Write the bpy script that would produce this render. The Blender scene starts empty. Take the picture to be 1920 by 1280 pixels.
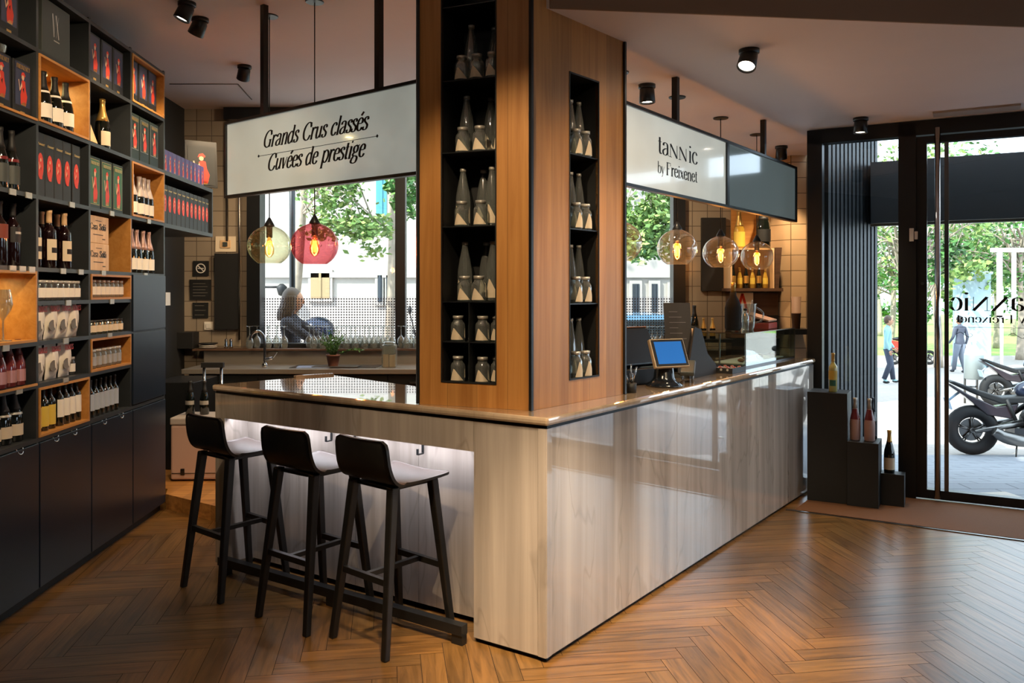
import bpy, math, random
from mathutils import Vector, Matrix
random.seed(7)
C = bpy.context.scene.collection
sc = bpy.context.scene
PI = math.pi
F = 1540.0; CH = 1.6; HZ = 546.0

# ---------------------------------------------------------------- camera, sky, sun, exposure
cam_d = bpy.data.cameras.new('camera'); cam = bpy.data.objects.new('camera', cam_d); C.objects.link(cam)
cam.location = (0, 0, CH); cam.rotation_euler = (PI/2, 0, 0)
cam_d.sensor_width = 36; cam_d.lens = 36*F/1920; cam_d.shift_y = -(640-HZ)/1920
cam_d.clip_start = 0.05; cam_d.clip_end = 400
sc.camera = cam
sc.view_settings.view_transform = 'Standard'; sc.view_settings.look = 'None'
sc.view_settings.gamma = 1; sc.view_settings.exposure = 1.05
sc.view_settings.use_curve_mapping = False
w = bpy.data.worlds.new('sky'); sc.world = w; w.use_nodes = True
bg = w.node_tree.nodes['Background']; bg.inputs[0].default_value = (0.70, 0.82, 1.0, 1); bg.inputs[1].default_value = 2.6
sun_d = bpy.data.lights.new('sun', 'SUN'); sun = bpy.data.objects.new('sun', sun_d); C.objects.link(sun)
sun_d.energy = 5.2; sun_d.angle = math.radians(0.6); sun_d.color = (1, .96, .91)
sun.rotation_euler = Vector((0.62, 0.42, -0.75)).to_track_quat('-Z', 'Y').to_euler()
cy = sc.cycles
cy.use_denoising = True; cy.max_bounces = 10; cy.transparent_max_bounces = 24; cy.diffuse_bounces = 4; cy.glossy_bounces = 5
cy.sample_clamp_indirect = 6; cy.caustics_reflective = False; cy.caustics_refractive = False

def area(name, loc, direction, sx, sy, power, color=(1, 1, 1), portal=False):
    l = bpy.data.lights.new(name, 'AREA'); l.shape = 'RECTANGLE'; l.size = sx; l.size_y = sy; l.energy = power; l.color = color
    o = bpy.data.objects.new(name, l); C.objects.link(o); o.location = loc
    o.rotation_euler = Vector(direction).to_track_quat('-Z', 'Z').to_euler()
    if portal: l.cycles.is_portal = True
    return o
area('window_portal', (-0.45, 8.45, 2.15), (0, -1, 0), 4.3, 2.4, 1, portal=True)
area('added_window_portal', (7.35, 1.6, 1.2), (-1, 0, 0), 3.9, 2.0, 1, portal=True)  # sky light through the window added in the right wall
def spot(name, loc, target, power, size=70, blend=.6, color=(1, .74, .46), r=.03):
    l = bpy.data.lights.new(name, 'SPOT'); l.energy = power; l.spot_size = math.radians(size); l.spot_blend = blend
    l.color = color; l.shadow_soft_size = r
    o = bpy.data.objects.new(name, l); C.objects.link(o); o.location = loc
    o.rotation_euler = (Vector(target)-Vector(loc)).to_track_quat('-Z', 'Y').to_euler()
    return o

# ---------------------------------------------------------------- helpers
def flr(u, v, z=0.0):
    d = (CH-z)*F/(v-HZ); return Vector(((u-960)/F*d, d, z))
def at(u, v, d):
    return Vector(((u-960)/F*d, d, CH-(v-HZ)/F*d))
def lin(c):
    return tuple((x/12.92 if x <= .04045 else ((x+.055)/1.055)**2.4) for x in c)
def hexc(h):
    return lin([int(h[i:i+2], 16)/255 for i in (0, 2, 4)])

class MB:
    def __init__(s): s.v = []; s.f = []; s.m = []; s.sm = []
    def add(s, vs, fs, mi=0, smooth=False):
        b = len(s.v); s.v += [tuple(x) for x in vs]
        for f in fs: s.f.append([b+i for i in f]); s.m.append(mi); s.sm.append(smooth)
        return s
    def box(s, c, d, rz=0, mi=0, rx=0, ry=0):
        hx, hy, hz = d[0]/2, d[1]/2, d[2]/2
        M = Matrix.Rotation(rz, 3, 'Z') @ Matrix.Rotation(ry, 3, 'Y') @ Matrix.Rotation(rx, 3, 'X')
        vs = [Vector(c)+M @ Vector((x*hx, y*hy, z*hz)) for x in (-1, 1) for y in (-1, 1) for z in (-1, 1)]
        return s.add(vs, [(0, 1, 3, 2), (4, 6, 7, 5), (0, 4, 5, 1), (2, 3, 7, 6), (0, 2, 6, 4), (1, 5, 7, 3)], mi)
    def bb(s, x0, x1, y0, y1, z0, z1, mi=0):
        return s.box(((x0+x1)/2, (y0+y1)/2, (z0+z1)/2), (abs(x1-x0), abs(y1-y0), abs(z1-z0)), 0, mi)
    def prism(s, poly, z0, z1, mi=0):
        n = len(poly)
        vs = [(p[0], p[1], z0) for p in poly]+[(p[0], p[1], z1) for p in poly]
        fs = [tuple(range(n))[::-1], tuple(range(n, 2*n))]+[(i, (i+1) % n, n+(i+1) % n, n+i) for i in range(n)]
        return s.add(vs, fs, mi)
    def slab(s, poly, y0, y1, mi=0):      # poly in x,z extruded along y
        n = len(poly)
        vs = [(p[0], y0, p[1]) for p in poly]+[(p[0], y1, p[1]) for p in poly]
        fs = [tuple(range(n)), tuple(range(n, 2*n))[::-1]]+[(i, n+i, n+(i+1) % n, (i+1) % n) for i in range(n)]
        return s.add(vs, fs, mi)
    def lathe(s, prof, n=20, c=(0, 0, 0), mi=0, smooth=True, cap=True, M=None):
        b = len(s.v); k = len(prof)
        for (r, z) in prof:
            for i in range(n):
                a = 2*PI*i/n; p = Vector((r*math.cos(a), r*math.sin(a), z))
                if M is not None: p = M @ p
                s.v.append(tuple(p+Vector(c)))
        for j in range(k-1):
            for i in range(n):
                s.f.append([b+j*n+i, b+j*n+(i+1) % n, b+(j+1)*n+(i+1) % n, b+(j+1)*n+i]); s.m.append(mi); s.sm.append(smooth)
        if cap:
            s.f.append([b+i for i in range(n)][::-1]); s.m.append(mi); s.sm.append(False)
            s.f.append([b+(k-1)*n+i for i in range(n)]); s.m.append(mi); s.sm.append(False)
        return s
    def tube(s, pts, r, n=10, mi=0, cap=True, smooth=True):
        pts = [Vector(p) for p in pts]; b = len(s.v); k = len(pts)
        up = None
        for j, p in enumerate(pts):
            t = (pts[min(j+1, k-1)]-pts[max(j-1, 0)]).normalized()
            if up is None:
                up = Vector((0, 0, 1)) if abs(t.z) < .9 else Vector((1, 0, 0))
            x = t.cross(up); x = x.normalized() if x.length > 1e-6 else Vector((1, 0, 0)); y = x.cross(t); up = y
            rr = r[j] if isinstance(r, (list, tuple)) else r
            for i in range(n):
                a = 2*PI*i/n+PI/n; s.v.append(tuple(p+(x*math.cos(a)+y*math.sin(a))*rr))
        for j in range(k-1):
            for i in range(n):
                s.f.append([b+j*n+i, b+(j+1)*n+i, b+(j+1)*n+(i+1) % n, b+j*n+(i+1) % n]); s.m.append(mi); s.sm.append(smooth)
        if cap:
            s.f.append([b+i for i in range(n)]); s.m.append(mi); s.sm.append(False)
            s.f.append([b+(k-1)*n+i for i in range(n)][::-1]); s.m.append(mi); s.sm.append(False)
        return s
    def ball(s, c, r, n=14, mi=0, sc=(1, 1, 1), M=None):
        k = n//2+1
        prof = [(max(1e-4, math.sin(PI*j/(k-1))), -math.cos(PI*j/(k-1))) for j in range(k)]
        S = Matrix.Diagonal(Vector((r*sc[0], r*sc[1], r*sc[2])))
        if M is not None: S = M @ S
        return s.lathe(prof, n, c, mi, True, True, S)
    def build(s, name, mats, parent=None, loc=(0, 0, 0), rz=0, bevel=0):
        me = bpy.data.meshes.new(name); me.from_pydata(s.v, [], s.f)
        if not isinstance(mats, (list, tuple)): mats = [mats]
        for m in mats: me.materials.append(m)
        me.polygons.foreach_set('material_index', s.m); me.polygons.foreach_set('use_smooth', s.sm)
        me.update()
        o = bpy.data.objects.new(name, me); C.objects.link(o)
        o.location = loc; o.rotation_euler = (0, 0, rz)
        if parent: o.parent = parent
        if bevel:
            b = o.modifiers.new('bevel', 'BEVEL'); b.width = bevel; b.segments = 2; b.limit_method = 'ANGLE'; b.angle_limit = math.radians(40)
        return o
def tag(o, label=None, cat=None, group=None, kind=None):
    if label: o['label'] = label
    if cat: o['category'] = cat
    if group: o['group'] = group
    if kind: o['kind'] = kind
    return o
def thing(name, label, cat, loc=(0, 0, 0), rz=0, group=None):
    o = bpy.data.objects.new(name, None); C.objects.link(o); o.empty_display_size = .1
    o.location = loc; o.rotation_euler = (0, 0, rz)
    return tag(o, label, cat, group)
def struct(o): o['kind'] = 'structure'; return o
def copy_tree(o, parent=None):
    c = o.copy(); C.objects.link(c); c.parent = parent
    for ch in [x for x in o.children]: copy_tree(ch, c)
    return c
ORD = ['first', 'second', 'third', 'fourth', 'fifth', 'sixth', 'seventh', 'eighth', 'ninth', 'tenth', 'eleventh', 'twelfth']
def nth(i, n, side='left'):
    if n == 1: return 'only'
    if i == 0: return 'leftmost'
    if i == n-1: return 'rightmost'
    if n == 3 and i == 1: return 'middle'
    return ORD[i]+' from left' if i < 12 else str(i+1)+'th from left'
PROTO = {}
def put(key, maker, loc, rz, label, group=None):
    """first use moves the source itself, later ones copy it with its parts"""
    if key not in PROTO:
        o = maker(); PROTO[key] = o
    else:
        o = copy_tree(PROTO[key])
    o.location = loc; o.rotation_euler = (0, 0, rz); o['label'] = label
    if group: o['group'] = group
    elif 'group' in o: del o['group']
    return o

# ---------------------------------------------------------------- materials
def newmat(name):
    m = bpy.data.materials.new(name); m.use_nodes = True; return m, m.node_tree.nodes, m.node_tree.links, m.node_tree.nodes['Principled BSDF']
def plain(name, col, rough=.5, metal=0, spec=.5, coat=0, emit=None, es=0, bump=0, bs=200, var=0.0, vs=8):
    m, N, L, b = newmat(name)
    c = hexc(col) if isinstance(col, str) else col
    b.inputs['Base Color'].default_value = (*c, 1); b.inputs['Roughness'].default_value = rough; b.inputs['Metallic'].default_value = metal
    b.inputs['Specular IOR Level'].default_value = spec; b.inputs['Coat Weight'].default_value = coat
    if emit: b.inputs['Emission Color'].default_value = (*(hexc(emit) if isinstance(emit, str) else emit), 1); b.inputs['Emission Strength'].default_value = es
    if var:
        n = N.new('ShaderNodeTexNoise'); n.inputs['Scale'].default_value = vs; n.inputs['Detail'].default_value = 4
        tc = N.new('ShaderNodeTexCoord'); L.new(tc.outputs['Object'], n.inputs['Vector'])
        mr = N.new('ShaderNodeMapRange'); mr.inputs[1].default_value = .3; mr.inputs[2].default_value = .7; mr.inputs[3].default_value = 1-var; mr.inputs[4].default_value = 1+var
        L.new(n.outputs['Fac'], mr.inputs[0])
        h = N.new('ShaderNodeVectorMath'); h.operation = 'SCALE'; h.inputs[0].default_value = c; L.new(mr.outputs[0], h.inputs['Scale']); L.new(h.outputs[0], b.inputs['Base Color'])
    if bump:
        n = N.new('ShaderNodeTexNoise'); n.inputs['Scale'].default_value = bs
        bp = N.new('ShaderNodeBump'); bp.inputs['Strength'].default_value = bump; bp.inputs['Distance'].default_value = .002
        L.new(n.outputs['Fac'], bp.inputs['Height']); L.new(bp.outputs['Normal'], b.inputs['Normal'])
    return m
def emitmat(name, col, s):
    m, N, L, b = newmat(name); N.remove(b); e = N.new('ShaderNodeEmission'); e.inputs[0].default_value = (*hexc(col), 1); e.inputs[1].default_value = s
    L.new(e.outputs[0], N['Material Output'].inputs[0]); return m
def glassy(name, tint='ffffff', edge='ffffff', edge_amt=.35, base=.04, rough=.01, power=2.5, body=0, bodycol='ffffff'):
    """thin clear glass: tinted see-through with a mirror-like rim"""
    m, N, L, b = newmat(name); N.remove(b)
    t = N.new('ShaderNodeBsdfTransparent'); t.inputs[0].default_value = (*hexc(tint), 1)
    g = N.new('ShaderNodeBsdfGlossy'); g.inputs['Roughness'].default_value = rough; g.inputs['Color'].default_value = (*hexc(edge), 1)
    lw = N.new('ShaderNodeLayerWeight'); lw.inputs[0].default_value = .5
    pw = N.new('ShaderNodeMath'); pw.operation = 'POWER'; pw.inputs[1].default_value = power; L.new(lw.outputs['Facing'], pw.inputs[0])
    ml = N.new('ShaderNodeMath'); ml.operation = 'MULTIPLY_ADD'; ml.inputs[1].default_value = edge_amt; ml.inputs[2].default_value = base; L.new(pw.outputs[0], ml.inputs[0])
    mx = N.new('ShaderNodeMixShader'); L.new(ml.outputs[0], mx.inputs[0]); L.new(t.outputs[0], mx.inputs[1]); L.new(g.outputs[0], mx.inputs[2])
    out = mx
    if body:
        d = N.new('ShaderNodeBsdfDiffuse'); d.inputs[0].default_value = (*hexc(bodycol), 1)
        m2 = N.new('ShaderNodeMixShader'); m2.inputs[0].default_value = body; L.new(mx.outputs[0], m2.inputs[1]); L.new(d.outputs[0], m2.inputs[2]); out = m2
    L.new(out.outputs[0], N['Material Output'].inputs[0]); return m
def woodmat(name, c1, c2, scale=(1, 1, 1), rough=.45, axis='Z', plank=0.0, grain=1.0, coat=0.0):
    """grain runs along axis; plank>0 tints boards of that width"""
    m, N, L, b = newmat(name)
    tc = N.new('ShaderNodeTexCoord'); mp = N.new('ShaderNodeMapping')
    s = {'X': (.6, 14, 14), 'Y': (14, .6, 14), 'Z': (14, 14, .6)}[axis]
    mp.inputs['Scale'].default_value = [a*q for a, q in zip(s, scale)]
    L.new(tc.outputs['Object'], mp.inputs[0])
    n = N.new('ShaderNodeTexNoise'); n.inputs['Scale'].default_value = 1.6; n.inputs['Detail'].default_value = 8; n.inputs['Roughness'].default_value = .62; n.inputs['Distortion'].default_value = .6
    L.new(mp.outputs[0], n.inputs['Vector'])
    r = N.new('ShaderNodeValToRGB'); r.color_ramp.elements[0].color = (*hexc(c1), 1); r.color_ramp.elements[1].color = (*hexc(c2), 1)
    r.color_ramp.elements[0].position = .32; r.color_ramp.elements[1].position = .66
    L.new(n.outputs['Fac'], r.inputs[0]); src = r.outputs[0]
    if plank:
        sx = N.new('ShaderNodeSeparateXYZ'); L.new(tc.outputs['Object'], sx.inputs[0])
        dv = N.new('ShaderNodeMath'); dv.operation = 'DIVIDE'; dv.inputs[1].default_value = plank; L.new(sx.outputs['X'], dv.inputs[0])
        fl = N.new('ShaderNodeMath'); fl.operation = 'FLOOR'; L.new(dv.outputs[0], fl.inputs[0])
        wn = N.new('ShaderNodeTexWhiteNoise'); wn.noise_dimensions = '1D'; L.new(fl.outputs[0], wn.inputs['W'])
        mr = N.new('ShaderNodeMapRange'); mr.inputs[3].default_value = .82; mr.inputs[4].default_value = 1.12; L.new(wn.outputs['Value'], mr.inputs[0])
        fr = N.new('ShaderNodeMath'); fr.operation = 'FRACT'; L.new(dv.outputs[0], fr.inputs[0])
        gt = N.new('ShaderNodeMath'); gt.operation = 'GREATER_THAN'; gt.inputs[1].default_value = .018; L.new(fr.outputs[0], gt.inputs[0])
        g2 = N.new('ShaderNodeMapRange'); g2.inputs[3].default_value = .6; g2.inputs[4].default_value = 1; L.new(gt.outputs[0], g2.inputs[0])
        mu = N.new('ShaderNodeMath'); mu.operation = 'MULTIPLY'; L.new(mr.outputs[0], mu.inputs[0]); L.new(g2.outputs[0], mu.inputs[1])
        vm = N.new('ShaderNodeVectorMath'); vm.operation = 'SCALE'; L.new(src, vm.inputs[0]); L.new(mu.outputs[0], vm.inputs['Scale']); src = vm.outputs[0]
    L.new(src, b.inputs['Base Color']); b.inputs['Roughness'].default_value = rough; b.inputs['Coat Weight'].default_value = coat
    bp = N.new('ShaderNodeBump'); bp.inputs['Strength'].default_value = .12*grain; bp.inputs['Distance'].default_value = .003
    L.new(n.outputs['Fac'], bp.inputs['Height']); L.new(bp.outputs['Normal'], b.inputs['Normal'])
    return m
def marble(name, c1='857c75', c2='b5aca4', c3='665f57', rough=.09):
    m, N, L, b = newmat(name)
    tc = N.new('ShaderNodeTexCoord'); mp = N.new('ShaderNodeMapping'); mp.inputs['Scale'].default_value = (6, 6, .22)
    L.new(tc.outputs['Object'], mp.inputs[0])
    n = N.new('ShaderNodeTexNoise'); n.inputs['Scale'].default_value = 1.5; n.inputs['Detail'].default_value = 7; n.inputs['Roughness'].default_value = .6; n.inputs['Distortion'].default_value = .4
    L.new(mp.outputs[0], n.inputs['Vector'])
    r = N.new('ShaderNodeValToRGB'); E = r.color_ramp.elements; E[0].color = (*hexc(c1), 1); E[0].position = .26; E[1].color = (*hexc(c2), 1); E[1].position = .66
    L.new(n.outputs['Fac'], r.inputs[0])
    # slanting darker veins
    mp2 = N.new('ShaderNodeMapping'); mp2.inputs['Scale'].default_value = (2.2, 2.2, .55); mp2.inputs['Rotation'].default_value = (.35, .3, 0); L.new(tc.outputs['Object'], mp2.inputs[0])
    n2 = N.new('ShaderNodeTexNoise'); n2.inputs['Scale'].default_value = 1.3; n2.inputs['Detail'].default_value = 3; n2.inputs['Distortion'].default_value = .5; L.new(mp2.outputs[0], n2.inputs['Vector'])
    sb = N.new('ShaderNodeMath'); sb.operation = 'SUBTRACT'; sb.inputs[1].default_value = .5; L.new(n2.outputs['Fac'], sb.inputs[0])
    ab = N.new('ShaderNodeMath'); ab.operation = 'ABSOLUTE'; L.new(sb.outputs[0], ab.inputs[0])
    mr = N.new('ShaderNodeMapRange'); mr.inputs[1].default_value = 0; mr.inputs[2].default_value = .012; mr.inputs[3].default_value = .28; mr.inputs[4].default_value = 0; L.new(ab.outputs[0], mr.inputs[0])
    mx = N.new('ShaderNodeMixRGB'); L.new(mr.outputs[0], mx.inputs[0]); L.new(r.outputs[0], mx.inputs[1]); mx.inputs[2].default_value = (*hexc(c3), 1)
    L.new(mx.outputs[0], b.inputs['Base Color']); b.inputs['Roughness'].default_value = rough; b.inputs['Coat Weight'].default_value = 1; b.inputs['Coat Roughness'].default_value = .012; b.inputs['Coat IOR'].default_value = 1.75
    return m
def tiles(name, c, grout, w=.15, h=.15, axis='X'):
    m, N, L, b = newmat(name)
    tc = N.new('ShaderNodeTexCoord'); sx = N.new('ShaderNodeSeparateXYZ'); L.new(tc.outputs['Object'], sx.inputs[0])
    cb = N.new('ShaderNodeCombineXYZ'); L.new(sx.outputs[axis], cb.inputs[0]); L.new(sx.outputs['Z'], cb.inputs[1])
    br = N.new('ShaderNodeTexBrick'); br.offset = 0; br.inputs['Scale'].default_value = 1; br.inputs['Mortar Size'].default_value = .004; br.inputs['Mortar Smooth'].default_value = .3
    br.inputs['Brick Width'].default_value = w; br.inputs['Row Height'].default_value = h
    c0 = hexc(c); br.inputs['Color1'].default_value = (*c0, 1); br.inputs['Color2'].default_value = (*[x*.86 for x in c0], 1); br.inputs['Mortar'].default_value = (*hexc(grout), 1)
    L.new(cb.outputs[0], br.inputs['Vector']); L.new(br.outputs['Color'], b.inputs['Base Color']); b.inputs['Roughness'].default_value = .22
    bp = N.new('ShaderNodeBump'); bp.inputs['Strength'].default_value = .5; bp.inputs['Distance'].default_value = .004; bp.invert = True
    L.new(br.outputs['Fac'], bp.inputs['Height']); L.new(bp.outputs['Normal'], b.inputs['Normal'])
    return m

M = {}
M['black'] = plain('black_steel', '17191b', .35, bump=.05)
M['blackm'] = plain('black_matt', '101112', .6)
M['blue'] = plain('blue_black_lacquer', '141f2d', .32, spec=.5, var=.15, vs=3)
M['frame'] = plain('dark_shelf_board', '2a2e31', .4, spec=.5, var=.12)
M['backdark'] = plain('dark_green_back', '1a211d', .55)
M['ceil'] = plain('painted_ceiling', 'e8dedc', .9, var=.03, vs=1.2)
M['wallw'] = plain('painted_wall', 'a59a90', .9)
M['walld'] = plain('dark_wall', '1c1e20', .7)
M['oak'] = woodmat('oak_veneer', 'a26c34', 'c08a4c', rough=.42, axis='Z', plank=.155)
M['liner'] = woodmat('niche_wood', 'a8702f', 'bd8746', rough=.45, axis='X')
M['linerZ'] = woodmat('light_wood', 'c9a074', 'dfbd90', rough=.5, axis='Z')
M['brownwood'] = woodmat('brown_wood', '3d2a1d', '5c4230', rough=.5, axis='X')
M['stoolw'] = plain('black_stained_wood', '1b1a19', .38, var=.2, vs=20)
M['seatw'] = plain('grey_stained_seat', '4c413d', .45, var=.12, vs=14)
M['marble'] = marble('veined_marble')
M['marbletop'] = marble('polished_marble_top', '93816d', 'b09c84', '7c6f63', .06)
M['steel'] = plain('brushed_steel', '7c7a77', .28, 1.0)
M['steeltop'] = plain('worktop_steel', '8a847c', .36, .5)
M['chrome'] = plain('chrome', 'c9cbcc', .08, 1.0)
M['white'] = plain('white_plastic', 'd9d5cd', .45)
M['paper'] = plain('paper', 'e6e0d4', .7)
M['cream'] = plain('cream_label', 'd9c8ac', .65)
M['red'] = plain('red_print', 'cc3a26', .5)
M['pale'] = plain('pale_print', 'd8b394', .6)
M['ink'] = plain('ink', '0e0e0f', .6)
M['gold'] = plain('gold_foil', 'c9a25a', .3, .7)
M['yellow'] = plain('yellow_label', 'd2b448', .5)
M['green'] = plain('green_print', '2e5a3c', .5)
M['greenbox'] = plain('dark_green_card', '14221a', .5)
M['bluebox'] = plain('blue_print', '32364f', .4)
M['purplebox'] = plain('purple_card', '45397a', .4)
M['blackbox'] = plain('black_card', '151617', .5)
M['greybox'] = plain('charcoal_card', '3a3f3d', .5)
M['silver'] = plain('silver_print', 'b9b6ae', .35, .5)
M['darkglass'] = plain('dark_green_glass', '0b0f0b', .06, 0, .6, coat=.6)
M['winered'] = plain('dark_red_glass', '16080a', .06, 0, .6, coat=.6)
M['rose'] = plain('rose_wine_glass', '6d2a2c', .08, 0, .6, coat=.6)
M['rosefoil'] = plain('rose_foil', 'c58d88', .35, .4)
M['oil'] = plain('oil_glass', '0e100c', .07, 0, .6, coat=.6)
M['clearb'] = glassy('clear_bottle_glass', 'd3dad8', 'ffffff', .9, .07, .06, 1.5, body=.09, bodycol='e6ebe6')
M['globe'] = glassy('clear_globe_glass', 'f2efe6', 'ffffff', .95, .06, .01, 2.4, body=.035, bodycol='d8d8cc')
M['globeo'] = glassy('olive_globe_glass', 'f1f1dc', 'f4f2d6', .9, .06, .01, 2.2, body=.012, bodycol='b8b98a')
M['glober'] = glassy('red_globe_glass', 'f0acb2', 'ffc4c4', .6, .06, .01, 1.6, body=.03, bodycol='b84450')
M['pane'] = glassy('window_glass', 'f4f8f6', 'ffffff', .6, .03, .0, 4)
M['casegl'] = glassy('display_glass', 'e2ece8', 'ffffff', .6, .05, .0, 3)
M['bulb'] = emitmat('glowing_filament_bulb', 'ff9a3c', 14)
M['bulbglass'] = glassy('amber_bulb_glass', 'ffd9a0', 'ffffff', .6, .06, .01, 2.5)
M['lamp'] = emitmat('lamp_face', 'fff0dc', 12); M['lampdim'] = emitmat('niche_lamp_face', 'ffd890', 1.5)
M['led'] = emitmat('led_strip', 'f4f2ff', 4)
M['mat'] = plain('coir_door_mat', '6b4526', .95, bump=.6, bs=400)
M['leaf'] = plain('leaf_green', '62823f', .6, var=.3, vs=3)
M['leafd'] = plain('deep_leaf_green', '3c6a2a', .6, var=.3, vs=3)
M['leafy'] = plain('fresh_leaf_green', '93a85a', .6, var=.25, vs=3)
M['bark'] = plain('pale_bark', '9a8d7c', .9, var=.2)
M['skin'] = plain('skin', 'b98a6c', .55)
M['tyre'] = plain('tyre_rubber', '131314', .75)
M['bikeblue'] = plain('dark_blue_paint', '1c2438', .2, .2, coat=.6)
M['screen'] = plain('tablet_screen', '1d4f8c', .1, emit='2b6cb8', es=.35)
M['terracotta'] = plain('terracotta', '6a4334', .7)

# ---------------------------------------------------------------- lettering drawn with a broad nib
def cr(pts, n=7):
    P = [Vector(p) for p in pts]; out = []
    for i in range(len(P)-1):
        p0 = P[max(i-1, 0)]; p1 = P[i]; p2 = P[i+1]; p3 = P[min(i+2, len(P)-1)]
        for k in range(n):
            t = k/n
            out.append(.5*((2*p1)+(p2-p0)*t+(2*p0-5*p1+4*p2-p3)*t*t+(3*p1-p0-3*p2+p3)*t**3))
    return out+[P[-1]]
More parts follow.
